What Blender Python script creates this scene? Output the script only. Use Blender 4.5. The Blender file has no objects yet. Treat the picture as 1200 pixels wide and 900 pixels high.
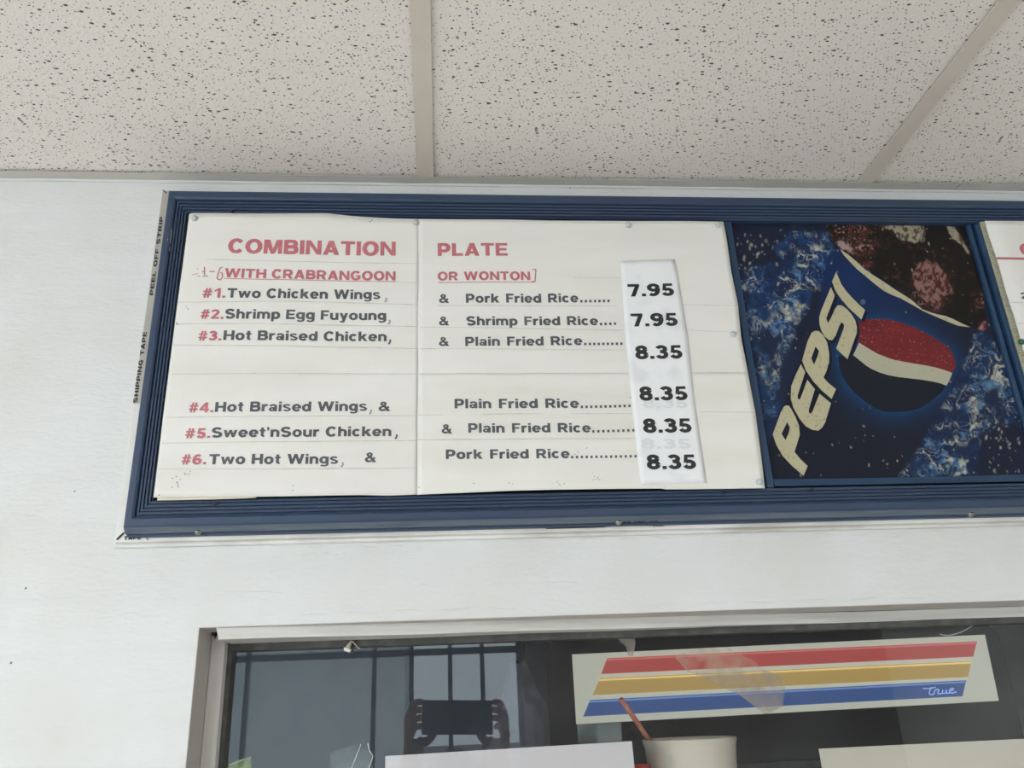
import bpy, bmesh, math, random
import numpy as np
from mathutils import Vector, Matrix
from mathutils.geometry import tessellate_polygon
random.seed(7)
SC = bpy.context.scene
COL = SC.collection

# ------------------------------------------------------------------ camera
M = np.array([[0.9961148, -0.07820448, -0.04048906],
              [-0.00840844, 0.37320564, -0.92771054],
              [0.08766187, 0.92444665, 0.37109809]])      # rows: camera right, down, forward in world axes
F, D, EZ = 966.69, 0.91, 1.752                              # focal length (px of 1200), distance to the wall, lens height
EYE = np.array([0, -D, EZ])
cam = bpy.data.objects.new('camera', bpy.data.cameras.new('camera'))
COL.objects.link(cam)
cam.data.sensor_width = 36; cam.data.lens = F / 1200 * 36; cam.data.clip_start = 0.01
mw = Matrix.Identity(4)
for i in range(3):
    mw[i][0] = M[0][i]; mw[i][1] = -M[1][i]; mw[i][2] = -M[2][i]; mw[i][3] = EYE[i]
cam.matrix_world = mw
SC.camera = cam
SC.view_settings.view_transform = 'Standard'; SC.view_settings.look = 'None'
SC.view_settings.gamma = 1; SC.view_settings.use_curve_mapping = False
SC.view_settings.exposure = 0.14

# ------------------------------------------------------------------ sky and lights
W = bpy.data.worlds.new('sky'); SC.world = W; W.use_nodes = True
W.node_tree.nodes['Background'].inputs[0].default_value = (0.76, 0.90, 1.0, 1)
W.node_tree.nodes['Background'].inputs[1].default_value = 2.9

def area(name, loc, target, sx, sy, power, color):
    l = bpy.data.lights.new(name, 'AREA'); l.shape = 'RECTANGLE'; l.size = sx; l.size_y = sy
    l.energy = power; l.color = color
    o = bpy.data.objects.new(name, l); COL.objects.link(o); o.location = loc
    o.rotation_euler = (Vector(target) - Vector(loc)).to_track_quat('-Z', 'Y').to_euler()
    return o
area('daylight_side_window', (-2.52, -2.6, 1.68), (0.2, -1.2, 1.7), 2.1, 1.3, 60, (0.92, 0.96, 1.0))
area('street_fill_light', (0.3, -6.6, 4.3), (0.3, -3.2, 0.0), 4.0, 2.6, 700, (1.0, 0.99, 0.98))  # area lamp added above the street to bounce light off the floor
sun = bpy.data.objects.new('sun', bpy.data.lights.new('sun', 'SUN')); COL.objects.link(sun)     # behind the shop: lights the street and the facade opposite
sun.data.energy = 3.2; sun.data.angle = 0.01; sun.data.color = (1.0, 0.97, 0.92); sun.rotation_euler = (math.radians(-42), 0, math.radians(15))
FILL_LAMPS = [(-0.95, -2.9), (1.45, -2.9)]                     # unseen ceiling lamps added as fill light on the customers' side, built further down
area('kitchen_fill_light', (-0.9, 2.2, 2.36), (-0.9, 2.2, 0), 1.2, 0.2, 3, (0.85, 0.93, 1.0))  # weak unseen lamp added to lift the dark kitchen

# ------------------------------------------------------------------ helpers
def at(px, py, Y=0.0, z=None):
    """where the sight line through a photo point meets the vertical plane y=Y (or the height z)"""
    d = M.T @ np.array([(px - 600) / F, (py - 450) / F, 1.0])
    t = (Y + D) / d[1] if z is None else (z - EZ) / d[2]
    p = EYE + t * d
    return (float(p[0]), float(p[1]), float(p[2]))

def lin(c):
    c = np.asarray(c, float) / 255
    return np.where(c <= 0.04045, c / 12.92, ((c + 0.055) / 1.055) ** 2.4)

def col4(c):
    a = lin(c); return (float(a[0]), float(a[1]), float(a[2]), 1)

def setp(o, label=None, cat=None, group=None, kind=None):
    if label: o['label'] = label
    if cat: o['category'] = cat
    if group: o['group'] = group
    if kind: o['kind'] = kind
    return o

def empty(name, loc=(0, 0, 0), **k):
    o = bpy.data.objects.new(name, None); COL.objects.link(o); o.location = loc
    o.empty_display_size = 0.05
    return setp(o, **k)

def link(name, me, mat=None, parent=None, smooth=False, **k):
    o = bpy.data.objects.new(name, me); COL.objects.link(o)
    if mat: me.materials.append(mat)
    if smooth:
        for p in me.polygons: p.use_smooth = True
    if parent:
        o.parent = parent
        o.matrix_parent_inverse = Matrix.Translation(parent.location).inverted()
    return setp(o, **k)

class MB:
    def __init__(s): s.v = []; s.f = []
    def box(s, x0, y0, z0, x1, y1, z1):
        n = len(s.v)
        s.v += [(x0, y0, z0), (x1, y0, z0), (x1, y1, z0), (x0, y1, z0), (x0, y0, z1), (x1, y0, z1), (x1, y1, z1), (x0, y1, z1)]
        s.f += [tuple(n + i for i in q) for q in ((0, 3, 2, 1), (4, 5, 6, 7), (0, 1, 5, 4), (1, 2, 6, 5), (2, 3, 7, 6), (3, 0, 4, 7))]
        return s
    def poly(s, pts):
        n = len(s.v); s.v += [tuple(p) for p in pts]; s.f.append(tuple(range(n, n + len(pts)))); return s
    def quads(s, A, B):
        n = len(s.v); k = len(A); s.v += [tuple(p) for p in A] + [tuple(p) for p in B]
        for i in range(k - 1): s.f.append((n + i, n + i + 1, n + k + i + 1, n + k + i))
        return s
    def slab(s, pts, thick):
        """a flat outline facing -y with its own thickness"""
        a = [(p[0], p[1], p[2]) for p in pts]; b = [(p[0], p[1] + thick, p[2]) for p in pts]
        n = len(s.v); k = len(a); s.v += a + b
        s.f.append(tuple(range(n, n + k))); s.f.append(tuple(range(n + 2 * k - 1, n + k - 1, -1)))
        for i in range(k):
            j = (i + 1) % k; s.f.append((n + i, n + k + i, n + k + j, n + j))
        return s
    def tube(s, pts, r, n=8, caps=True):
        pts = [Vector(p) for p in pts]; rr = r if isinstance(r, (list, tuple)) else [r] * len(pts)
        base = len(s.v); up = Vector((0.1, 0.2, 1)).normalized()
        for i, p in enumerate(pts):
            t = (pts[min(i + 1, len(pts) - 1)] - pts[max(i - 1, 0)]).normalized()
            a = t.cross(up)
            if a.length < 1e-3: a = t.cross(Vector((1, 0, 0)))
            a.normalize(); b = t.cross(a)
            for k in range(n):
                w = 2 * math.pi * k / n
                s.v.append(tuple(p + a * (math.cos(w) * rr[i]) + b * (math.sin(w) * rr[i])))
        for i in range(len(pts) - 1):
            for k in range(n):
                q = (k + 1) % n
                s.f.append((base + i * n + k, base + i * n + q, base + (i + 1) * n + q, base + (i + 1) * n + k))
        if caps:
            s.f.append(tuple(base + k for k in range(n))[::-1]); s.f.append(tuple(base + (len(pts) - 1) * n + k for k in range(n)))
        return s
    def lathe(s, prof, c, n=32, axis='z'):
        base = len(s.v)
        for r, h in prof:
            for k in range(n):
                w = 2 * math.pi * k / n
                if axis == 'z': s.v.append((c[0] + r * math.cos(w), c[1] + r * math.sin(w), c[2] + h))
                else: s.v.append((c[0] + r * math.cos(w), c[1] - h, c[2] + r * math.sin(w)))
        for i in range(len(prof) - 1):
            for k in range(n):
                q = (k + 1) % n
                s.f.append((base + i * n + k, base + i * n + q, base + (i + 1) * n + q, base + (i + 1) * n + k))
        return s
    def mesh(s, name='m'):
        me = bpy.data.meshes.new(name); me.from_pydata(s.v, [], s.f); me.update(); return me
    def fix(s, name='m'):
        me = s.mesh(name); bm = bmesh.new(); bm.from_mesh(me)
        bmesh.ops.recalc_face_normals(bm, faces=bm.faces); bm.to_mesh(me); bm.free(); return me
    def build(s, name, mat, parent=None, smooth=False, bevel=0, fix=True, **k):
        o = link(name, s.fix(name) if fix else s.mesh(name), mat, parent, smooth, **k)
        if bevel:
            m = o.modifiers.new('bevel', 'BEVEL'); m.width = bevel; m.segments = 2; m.limit_method = 'ANGLE'
        return o

# ------------------------------------------------------------------ materials
def mat(name, c, rough=0.6, spec=0.5, bump=None, var=None, metal=0, trans=0, emis=None, coat=0):
    """c sRGB; bump=(scale,strength,dist); var=(scale, sRGB colour, amount, lo, hi)"""
    m = bpy.data.materials.new(name); m.use_nodes = True
    N = m.node_tree.nodes; L = m.node_tree.links; b = N['Principled BSDF']
    b.inputs['Base Color'].default_value = col4(c); b.inputs['Roughness'].default_value = rough
    b.inputs['Specular IOR Level'].default_value = spec; b.inputs['Metallic'].default_value = metal
    b.inputs['Coat Weight'].default_value = coat
    if trans: b.inputs['Subsurface Weight'].default_value = 0
    tc = N.new('ShaderNodeTexCoord')
    def noise(scale, detail=4):
        mp = N.new('ShaderNodeMapping')
        mp.inputs['Scale'].default_value = scale if isinstance(scale, tuple) else (scale,) * 3
        L.new(tc.outputs['Object'], mp.inputs[0])
        n = N.new('ShaderNodeTexNoise'); n.inputs['Scale'].default_value = 1; n.inputs['Detail'].default_value = detail
        L.new(mp.outputs[0], n.inputs[0]); return n
    prev = None
    for v in (var if isinstance(var, list) else [var] if var else []):
        n = noise(v[0]); r = N.new('ShaderNodeMapRange'); r.inputs[1].default_value = v[3]; r.inputs[2].default_value = v[4]
        r.inputs[4].default_value = v[2]; L.new(n.outputs[0], r.inputs[0])
        x = N.new('ShaderNodeMix'); x.data_type = 'RGBA'; L.new(r.outputs[0], x.inputs[0])
        if prev: L.new(prev, x.inputs[6])
        else: x.inputs[6].default_value = col4(c)
        x.inputs[7].default_value = col4(v[1]); prev = x.outputs[2]
    if prev: L.new(prev, b.inputs['Base Color'])
    if bump:
        n = noise(bump[0], 5); bp = N.new('ShaderNodeBump'); bp.inputs['Strength'].default_value = bump[1]
        bp.inputs['Distance'].default_value = bump[2]; L.new(n.outputs[0], bp.inputs['Height']); L.new(bp.outputs[0], b.inputs['Normal'])
    if emis:
        b.inputs['Emission Color'].default_value = col4(emis[0]); b.inputs['Emission Strength'].default_value = emis[1]
    return m

def wall_mat():
    m = mat('wall_paint', (220, 222, 222), 0.5, 0.35, var=[(9, (211, 211, 206), 0.7, 0.4, 0.75), ((3, 3, 55), (211, 213, 213), 0.5, 0.55, 0.8)])
    N = m.node_tree.nodes; L = m.node_tree.links; b = N['Principled BSDF']
    tc = N.new('ShaderNodeTexCoord'); hs = None
    for sc_, st in (((16, 16, 44), 1.0), ((120, 120, 260), 0.45)):
        mp = N.new('ShaderNodeMapping'); mp.inputs['Scale'].default_value = sc_; L.new(tc.outputs['Object'], mp.inputs[0])
        n = N.new('ShaderNodeTexNoise'); n.inputs['Scale'].default_value = 1; n.inputs['Detail'].default_value = 4; L.new(mp.outputs[0], n.inputs[0])
        bp = N.new('ShaderNodeBump'); bp.inputs['Strength'].default_value = st; bp.inputs['Distance'].default_value = 0.002
        L.new(n.outputs[0], bp.inputs['Height'])
        if hs: L.new(hs, bp.inputs['Normal'])
        hs = bp.outputs[0]
    L.new(hs, b.inputs['Normal'])
    # rare nicks and specks in the paint
    v = N.new('ShaderNodeTexVoronoi'); v.inputs['Scale'].default_value = 28; L.new(tc.outputs['Object'], v.inputs[0])
    d = N.new('ShaderNodeMath'); d.operation = 'LESS_THAN'; d.inputs[1].default_value = 0.035; L.new(v.outputs['Distance'], d.inputs[0])
    sp = N.new('ShaderNodeSeparateColor'); L.new(v.outputs['Color'], sp.inputs[0])
    g = N.new('ShaderNodeMath'); g.operation = 'GREATER_THAN'; g.inputs[1].default_value = 0.86; L.new(sp.outputs[0], g.inputs[0])
    a = N.new('ShaderNodeMath'); a.operation = 'MULTIPLY'; L.new(d.outputs[0], a.inputs[0]); L.new(g.outputs[0], a.inputs[1])
    x = N.new('ShaderNodeMix'); x.data_type = 'RGBA'; L.new(a.outputs[0], x.inputs[0])
    src = b.inputs['Base Color'].links[0].from_socket; L.new(src, x.inputs[6]); x.inputs[7].default_value = col4((120, 118, 115))
    L.new(x.outputs[2], b.inputs['Base Color'])
    return m

def tile_mat():
    m = mat('ceiling_tile', (221, 213, 206), 0.9, 0.1)
    N = m.node_tree.nodes; L = m.node_tree.links; b = N['Principled BSDF']
    tc = N.new('ShaderNodeTexCoord')
    nz = N.new('ShaderNodeTexNoise'); nz.inputs['Scale'].default_value = 420; nz.inputs['Detail'].default_value = 2; L.new(tc.outputs['Object'], nz.inputs[0])
    def pits(scale, rmax, keep, seed, rot, jag):
        mp = N.new('ShaderNodeMapping'); mp.inputs['Scale'].default_value = scale; mp.inputs['Location'].default_value = (seed, seed * 2, 0)
        mp.inputs['Rotation'].default_value = (0, 0, rot); L.new(tc.outputs['Object'], mp.inputs[0])
        v = N.new('ShaderNodeTexVoronoi'); v.voronoi_dimensions = '2D'; v.inputs['Scale'].default_value = 1; L.new(mp.outputs[0], v.inputs[0])
        sp = N.new('ShaderNodeSeparateColor'); L.new(v.outputs['Color'], sp.inputs[0])
        r = N.new('ShaderNodeMapRange'); r.inputs[1].default_value = 1 - keep; r.inputs[2].default_value = 1
        r.inputs[3].default_value = 0.0; r.inputs[4].default_value = rmax; L.new(sp.outputs[0], r.inputs[0])
        j = N.new('ShaderNodeMath'); j.operation = 'MULTIPLY_ADD'; L.new(nz.outputs[0], j.inputs[0]); j.inputs[1].default_value = jag; L.new(v.outputs['Distance'], j.inputs[2])
        j2 = N.new('ShaderNodeMath'); j2.operation = 'SUBTRACT'; L.new(j.outputs[0], j2.inputs[0]); j2.inputs[1].default_value = jag * 0.5
        s = N.new('ShaderNodeMath'); s.operation = 'SUBTRACT'; L.new(r.outputs[0], s.inputs[0]); L.new(j2.outputs[0], s.inputs[1])
        k = N.new('ShaderNodeMapRange'); k.inputs[1].default_value = 0; k.inputs[2].default_value = 0.06; L.new(s.outputs[0], k.inputs[0])
        return k.outputs[0]
    A = [pits((105, 190, 1), 0.28, 0.24, 3.1, 0.15, 0.30), pits((150, 230, 1), 0.25, 0.25, 8.7, -0.5, 0.28), pits((235, 235, 1), 0.21, 0.62, 5.3, 0.4, 0.1)]
    mx = None
    for a in A:
        if mx is None: mx = a; continue
        q = N.new('ShaderNodeMath'); q.operation = 'MAXIMUM'; L.new(mx, q.inputs[0]); L.new(a, q.inputs[1]); mx = q.outputs[0]
    big = N.new('ShaderNodeTexNoise'); big.inputs['Scale'].default_value = 4; L.new(tc.outputs['Object'], big.inputs[0])
    c0 = N.new('ShaderNodeMix'); c0.data_type = 'RGBA'; c0.inputs[6].default_value = col4((238, 235, 230)); c0.inputs[7].default_value = col4((237, 231, 223)); L.new(big.outputs[0], c0.inputs[0])
    x = N.new('ShaderNodeMix'); x.data_type = 'RGBA'; L.new(mx, x.inputs[0]); L.new(c0.outputs[2], x.inputs[6]); x.inputs[7].default_value = col4((98, 90, 82))
    L.new(x.outputs[2], b.inputs['Base Color'])
    inv = N.new('ShaderNodeMath'); inv.operation = 'MULTIPLY_ADD'; L.new(mx, inv.inputs[0]); inv.inputs[1].default_value = -1.0
    n2 = N.new('ShaderNodeTexNoise'); n2.inputs['Scale'].default_value = 260; n2.inputs['Detail'].default_value = 3; L.new(tc.outputs['Object'], n2.inputs[0]); L.new(n2.outputs[0], inv.inputs[2])
    bp = N.new('ShaderNodeBump'); bp.inputs['Strength'].default_value = 0.55; bp.inputs['Distance'].default_value = 0.0015
    L.new(inv.outputs[0], bp.inputs['Height']); L.new(bp.outputs[0], b.inputs['Normal'])
    return m

def glass_mat(name, dust, dust_col, refl=0.08, tint=(1, 1, 1)):
    m = bpy.data.materials.new(name); m.use_nodes = True
    N = m.node_tree.nodes; L = m.node_tree.links; N.clear()
    out = N.new('ShaderNodeOutputMaterial'); tr = N.new('ShaderNodeBsdfTransparent'); tr.inputs[0].default_value = (*tint, 1)
    gl = N.new('ShaderNodeBsdfGlossy'); gl.inputs['Roughness'].default_value = 0.0
    df = N.new('ShaderNodeBsdfDiffuse'); df.inputs[0].default_value = col4(dust_col)
    g = N.new('ShaderNodeNewGeometry')
    dp = N.new('ShaderNodeVectorMath'); dp.operation = 'DOT_PRODUCT'; L.new(g.outputs['Incoming'], dp.inputs[0]); L.new(g.outputs['Normal'], dp.inputs[1])
    ab = N.new('ShaderNodeMath'); ab.operation = 'ABSOLUTE'; L.new(dp.outputs['Value'], ab.inputs[0])
    om = N.new('ShaderNodeMath'); om.operation = 'SUBTRACT'; om.inputs[0].default_value = 1; L.new(ab.outputs[0], om.inputs[1])
    pw = N.new('ShaderNodeMath'); pw.operation = 'POWER'; L.new(om.outputs[0], pw.inputs[0]); pw.inputs[1].default_value = 5
    fr = N.new('ShaderNodeMath'); fr.operation = 'MULTIPLY_ADD'; L.new(pw.outputs[0], fr.inputs[0]); fr.inputs[1].default_value = 1 - refl; fr.inputs[2].default_value = refl
    bf = N.new('ShaderNodeMath'); bf.operation = 'SUBTRACT'; bf.inputs[0].default_value = 1; L.new(g.outputs['Backfacing'], bf.inputs[1])
    ff = N.new('ShaderNodeMath'); ff.operation = 'MULTIPLY'; L.new(fr.outputs[0], ff.inputs[0]); L.new(bf.outputs[0], ff.inputs[1])
    m1 = N.new('ShaderNodeMixShader'); L.new(ff.outputs[0], m1.inputs[0]); L.new(tr.outputs[0], m1.inputs[1]); L.new(gl.outputs[0], m1.inputs[2])
    m2 = N.new('ShaderNodeMixShader'); L.new(m1.outputs[0], m2.inputs[1]); L.new(df.outputs[0], m2.inputs[2]); L.new(m2.outputs[0], out.inputs[0])
    tc = N.new('ShaderNodeTexCoord')
    n = N.new('ShaderNodeTexNoise'); n.inputs['Scale'].default_value = 7; n.inputs['Detail'].default_value = 8; n.inputs['Roughness'].default_value = 0.7; L.new(tc.outputs['Object'], n.inputs[0])
    r = N.new('ShaderNodeMapRange'); r.inputs[1].default_value = 0.3; r.inputs[2].default_value = 0.75; r.inputs[3].default_value = dust[0]; r.inputs[4].default_value = dust[1]
    L.new(n.outputs[0], r.inputs[0])
    v = N.new('ShaderNodeTexVoronoi'); v.inputs['Scale'].default_value = 90; L.new(tc.outputs['Object'], v.inputs[0])
    lt = N.new('ShaderNodeMath'); lt.operation = 'LESS_THAN'; lt.inputs[1].default_value = 0.07; L.new(v.outputs['Distance'], lt.inputs[0])
    sp = N.new('ShaderNodeSeparateColor'); L.new(v.outputs['Color'], sp.inputs[0])
    gt = N.new('ShaderNodeMath'); gt.operation = 'GREATER_THAN'; gt.inputs[1].default_value = 0.9; L.new(sp.outputs[0], gt.inputs[0])
    ml = N.new('ShaderNodeMath'); ml.operation = 'MULTIPLY'; L.new(lt.outputs[0], ml.inputs[0]); L.new(gt.outputs[0], ml.inputs[1])
    m3 = N.new('ShaderNodeMath'); m3.operation = 'MULTIPLY_ADD'; L.new(ml.outputs[0], m3.inputs[0]); m3.inputs[1].default_value = 0.12; L.new(r.outputs[0], m3.inputs[2])
    L.new(m3.outputs[0], m2.inputs[0])
    return m

def film_mat(name, c, alpha, gloss=0.08, rough=0.25, var=0.0):
    """thin translucent film: part see-through, part diffuse"""
    m = bpy.data.materials.new(name); m.use_nodes = True
    N = m.node_tree.nodes; L = m.node_tree.links; b = N['Principled BSDF']
    b.inputs['Base Color'].default_value = col4(c); b.inputs['Roughness'].default_value = rough
    b.inputs['Alpha'].default_value = alpha; b.inputs['Specular IOR Level'].default_value = 0.6
    if var:
        tc = N.new('ShaderNodeTexCoord'); n = N.new('ShaderNodeTexNoise'); n.inputs['Scale'].default_value = 45; n.inputs['Detail'].default_value = 6
        L.new(tc.outputs['Object'], n.inputs[0]); r = N.new('ShaderNodeMapRange'); r.inputs[1].default_value = 0.35; r.inputs[2].default_value = 0.7
        r.inputs[3].default_value = max(alpha - var, 0); r.inputs[4].default_value = alpha + var; L.new(n.outputs[0], r.inputs[0]); L.new(r.outputs[0], b.inputs['Alpha'])
    return m

MT = dict(
    wall_dark=mat('back_wall_paint', (112, 104, 98), 0.6),
    wall=wall_mat(), tile=tile_mat(),
    tee=mat('ceiling_tee', (214, 206, 195), 0.45, 0.4, var=(30, (206, 198, 186), 0.5, 0.4, 0.7)),
    angle=mat('wall_angle', (190, 188, 180), 0.45, 0.4, var=((6, 6, 6), (204, 203, 198), 0.8, 0.45, 0.7)),
    slit=mat('dark_slit', (30, 28, 26), 0.9),
    navy=mat('navy_moulding', (52, 68, 92), 0.42, 0.45, bump=((60, 60, 60), 0.12, 0.001), var=[((3, 3, 3), (44, 66, 94), 0.9, 0.4, 0.65), ((25, 160, 160), (74, 88, 110), 0.5, 0.62, 0.8)]),
    navy_lit=mat('navy_floor_lit', (98, 110, 122), 0.45, 0.5, bump=(400, 0.3, 0.001), var=((20, 200, 200), (76, 88, 106), 0.8, 0.4, 0.7)),  # chamfer navy, lightened so its colour carries the light off the floor
    navy_lip=mat('navy_lip', (38, 68, 100), 0.4, 0.45, var=(14, (30, 52, 82), 0.8, 0.4, 0.7)),
    foil=mat('foil_tape', (228, 228, 224), 0.2, 0.6, bump=((12, 60, 90), 0.5, 0.002), var=((8, 8, 8), (190, 187, 180), 0.9, 0.45, 0.65)),
    ink=mat('black_ink', (34, 34, 36), 0.6),
    screw=mat('screw_metal', (150, 146, 138), 0.35, 0.5, metal=0.8),
    paper=mat('menu_paper', (231, 230, 225), 0.45, 0.35, bump=((14, 14, 30), 0.25, 0.003), var=[((5, 5, 22), (223, 221, 213), 0.8, 0.45, 0.75), (220, (216, 213, 204), 0.5, 0.68, 0.78)]),
    paper2=mat('menu_paper_patch', (231, 230, 224), 0.45, 0.35, bump=((14, 14, 30), 0.25, 0.003), var=((6, 6, 26), (220, 218, 208), 0.8, 0.45, 0.75)),
    price=mat('price_paper', (236, 238, 240), 0.4, 0.4, bump=((20, 20, 30), 0.2, 0.002), var=((30, 30, 30), (222, 225, 228), 0.8, 0.55, 0.7)),
    yellowed=mat('yellowed_paper', (220, 214, 190), 0.6),
    seam=mat('paste_seam', (208, 206, 199), 0.7, var=(60, (176, 174, 168), 0.9, 0.5, 0.7)),
    red=mat('faded_red_print', (190, 110, 119), 0.45, 0.4, var=(90, (200, 130, 136), 0.7, 0.5, 0.7)),
    redink=mat('red_marker', (196, 116, 112), 0.6),
    rust=mat('rust_marker', (205, 150, 138), 0.7),
    grey=mat('faded_black_print', (86, 89, 94), 0.45, 0.4, var=(70, (104, 108, 112), 0.6, 0.5, 0.7)),
    ltgrey=mat('pale_comma', (160, 162, 164), 0.6),
    black=mat('price_print', (40, 40, 43), 0.5),
    pin=mat('clear_tack', (186, 194, 196), 0.15, 0.7),
    green=mat('green_tack', (44, 92, 70), 0.25, 0.6),
    corr=mat('corrugated_board', (196, 194, 168), 0.7, 0.3),
    cream=mat('poster_cream', (184, 178, 148), 0.5, 0.15, var=(240, (150, 138, 108), 0.6, 0.58, 0.68)),
    cream2=mat('poster_wave', (176, 174, 152), 0.5, 0.15, var=(260, (150, 146, 124), 0.8, 0.6, 0.74)),
    pnavy=mat('poster_dark_navy', (30, 34, 43), 0.5, 0.15, var=(500, (60, 66, 76), 0.8, 0.7, 0.78)),
    pred=mat('poster_red', (118, 42, 46), 0.5, 0.15, var=[(14, (88, 36, 40), 0.9, 0.4, 0.7), (360, (150, 98, 96), 0.8, 0.60, 0.68)]),
    shade=mat('letter_drop', (24, 29, 46), 0.5, 0.15),
    trim=mat('jamb_paint', (198, 192, 186), 0.55, 0.3, bump=(40, 0.2, 0.001)),
    trimw=mat('frame_white', (214, 213, 209), 0.5, 0.4, bump=((5, 60, 90), 0.4, 0.0015), var=((6, 60, 160), (196, 194, 188), 0.8, 0.45, 0.65)),
    stile=mat('stile_grey', (216, 213, 208), 0.5, 0.4, bump=((90, 60, 5), 0.4, 0.0015), var=((120, 60, 6), (204, 202, 198), 0.9, 0.45, 0.65)),
    gasket=mat('gasket', (78, 78, 76), 0.6, 0.3, var=((60, 60, 60), (108, 106, 102), 0.7, 0.45, 0.75)),
    glass=glass_mat('dusty_glass', (0.002, 0.03), (205, 212, 218), 0.085),
    store_glass=glass_mat('storefront_glass', (0.0, 0.02), (200, 205, 210)),
    tape=film_mat('yellowed_clear_tape', (186, 170, 148), 0.2, var=0.18),
    tapegrey=film_mat('cloudy_tape', (160, 152, 142), 0.28, var=0.2),
    film=film_mat('clear_film', (178, 196, 196), 0.10, var=0.08),
    filmedge=film_mat('film_edge', (225, 232, 230), 0.8),
    greenfilm=film_mat('green_film', (170, 200, 120), 0.5, var=0.3),
    bag=film_mat('bag_film', (180, 184, 205), 0.10, var=0.09),
    notice=mat('notice_paper', (208, 207, 210), 0.6, 0.3),
    notice2=mat('notice_cream', (200, 198, 182), 0.6, 0.3, var=(9, (188, 182, 162), 0.8, 0.5, 0.75)),
    fridge=mat('cooler_black', (36, 38, 40), 0.4, 0.4, bump=(300, 0.1, 0.001)),
    fridge_in=mat('cooler_trim', (120, 122, 112), 0.5, var=(40, (92, 96, 88), 0.8, 0.4, 0.7)),
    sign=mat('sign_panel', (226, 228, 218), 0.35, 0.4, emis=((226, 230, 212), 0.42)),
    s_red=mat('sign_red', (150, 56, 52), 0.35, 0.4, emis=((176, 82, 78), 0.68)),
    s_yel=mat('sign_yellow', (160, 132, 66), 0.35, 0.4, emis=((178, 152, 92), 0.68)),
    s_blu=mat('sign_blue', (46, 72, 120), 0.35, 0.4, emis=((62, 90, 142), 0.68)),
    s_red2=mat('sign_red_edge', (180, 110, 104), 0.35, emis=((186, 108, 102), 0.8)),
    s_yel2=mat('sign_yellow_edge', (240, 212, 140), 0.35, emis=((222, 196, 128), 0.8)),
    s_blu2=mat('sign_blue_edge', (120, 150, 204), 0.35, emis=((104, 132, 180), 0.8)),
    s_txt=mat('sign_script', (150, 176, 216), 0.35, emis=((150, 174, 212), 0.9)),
    foam=mat('foam', (208, 204, 188), 0.55, 0.3, bump=(380, 0.25, 0.001)),
    straw=mat('straw', (176, 96, 76), 0.4, 0.4, var=((60, 60, 8), (200, 140, 110), 0.9, 0.45, 0.6)),
    redlid=mat('red_plastic', (190, 50, 52), 0.4),
    kwall=mat('kitchen_wall', (150, 164, 176), 0.7, 0.3, var=(3, (130, 140, 160), 0.8, 0.4, 0.7)),
    steel=mat('steel', (150, 156, 160), 0.35, metal=0.8),
    floor=mat('floor_tile', (208, 202, 194), 0.4, 0.4, var=(5, (198, 190, 180), 0.8, 0.4, 0.7)),
    mullion=mat('mullion', (70, 74, 80), 0.5),
    outside=mat('outside_wall', (176, 188, 190), 0.8), ground=mat('asphalt', (96, 96, 94), 0.9),
    skin=mat('skin', (196, 150, 128), 0.5), jacket=mat('dark_jacket', (38, 42, 50), 0.8, 0.2, bump=(120, 0.3, 0.002)),
    jeans=mat('jeans', (48, 58, 78), 0.85, 0.2), hair=mat('hair', (34, 28, 25), 0.6), shoe=mat('shoe', (40, 38, 38), 0.6),
    phone=mat('phone', (26, 28, 32), 0.3), eye=mat('eye_white', (225, 222, 218), 0.3), iris=mat('iris', (50, 36, 28), 0.3), lips=mat('lips', (170, 98, 92), 0.5),
    bug=mat('plug_tan', (205, 190, 168), 0.6), bugw=mat('plug_white', (236, 238, 236), 0.4),
)

# ------------------------------------------------------------------ the room shell
CZ = 2.400
OX0, OX1, OZ0, OZ1 = -0.2505, 1.35, 1.02, 1.8485        # opening of the pass window
WT = 0.12
RX0, RX1, RY = -2.4, 3.0, -4.6
w = MB()
w.box(RX0, 0, 0, OX0, WT, CZ + 0.1).box(OX1, 0, 0, RX1, WT, CZ + 0.1).box(OX0, 0, OZ1, OX1, WT, CZ + 0.1).box(OX0, 0, 0, OX1, WT, OZ0)
w.build('wall_front', MT['wall'], kind='structure')
MB().box(RX0, RY - 0.2, -0.05, RX1, 3.4, 0).build('floor', MT['floor'], kind='structure')
# left wall with a side window, right wall
b = MB(); sy0, sy1, sz0, sz1 = -3.7, -1.5, 1.0, 2.36
b.box(RX0 - 0.1, RY, 0, RX0, sy0, CZ + .1).box(RX0 - 0.1, sy1, 0, RX0, 0.12, CZ + .1).box(RX0 - 0.1, sy0, 0, RX0, sy1, sz0).box(RX0 - 0.1, sy0, sz1, RX0, sy1, CZ + .1)
b.build('wall_left', MT['wall'], kind='structure')
MB().box(RX1, RY, 0, RX1 + 0.1, 0.12, CZ + .1).build('wall_right', MT['wall'], kind='structure')
bx0, bx1, bz0, bz1 = -2.0, 0.52, 0.35, 2.26
b = MB(); b.box(RX0 - .1, RY - .1, 0, bx0, RY, CZ + .1).box(bx1, RY - .1, 0, RX1 + .1, RY, CZ + .1).box(bx0, RY - .1, 0, bx1, RY, bz0).box(bx0, RY - .1, bz1, bx1, RY, CZ + .1)
b.build('wall_back', MT['wall_dark'], kind='structure')
sw = empty('window_2', (-.7, RY, bz0), kind='structure')
for x in (bx0, -1.25, -0.45, -0.21, 0.04, 0.25, bx1 - 0.03):
    MB().box(x, RY - 0.07, bz0, x + 0.028, RY - 0.02, bz1).build('mullion', MT['mullion'], sw)
for z in (bz0, 2.13, bz1 - 0.03):
    MB().box(bx0, RY - 0.07, z, bx1, RY - 0.02, z + 0.04).build('transom', MT['mullion'], sw)
MB().box(bx0, RY - 0.05, bz0, bx1, RY - 0.044, bz1).build('pane', MT['store_glass'], sw)
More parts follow.
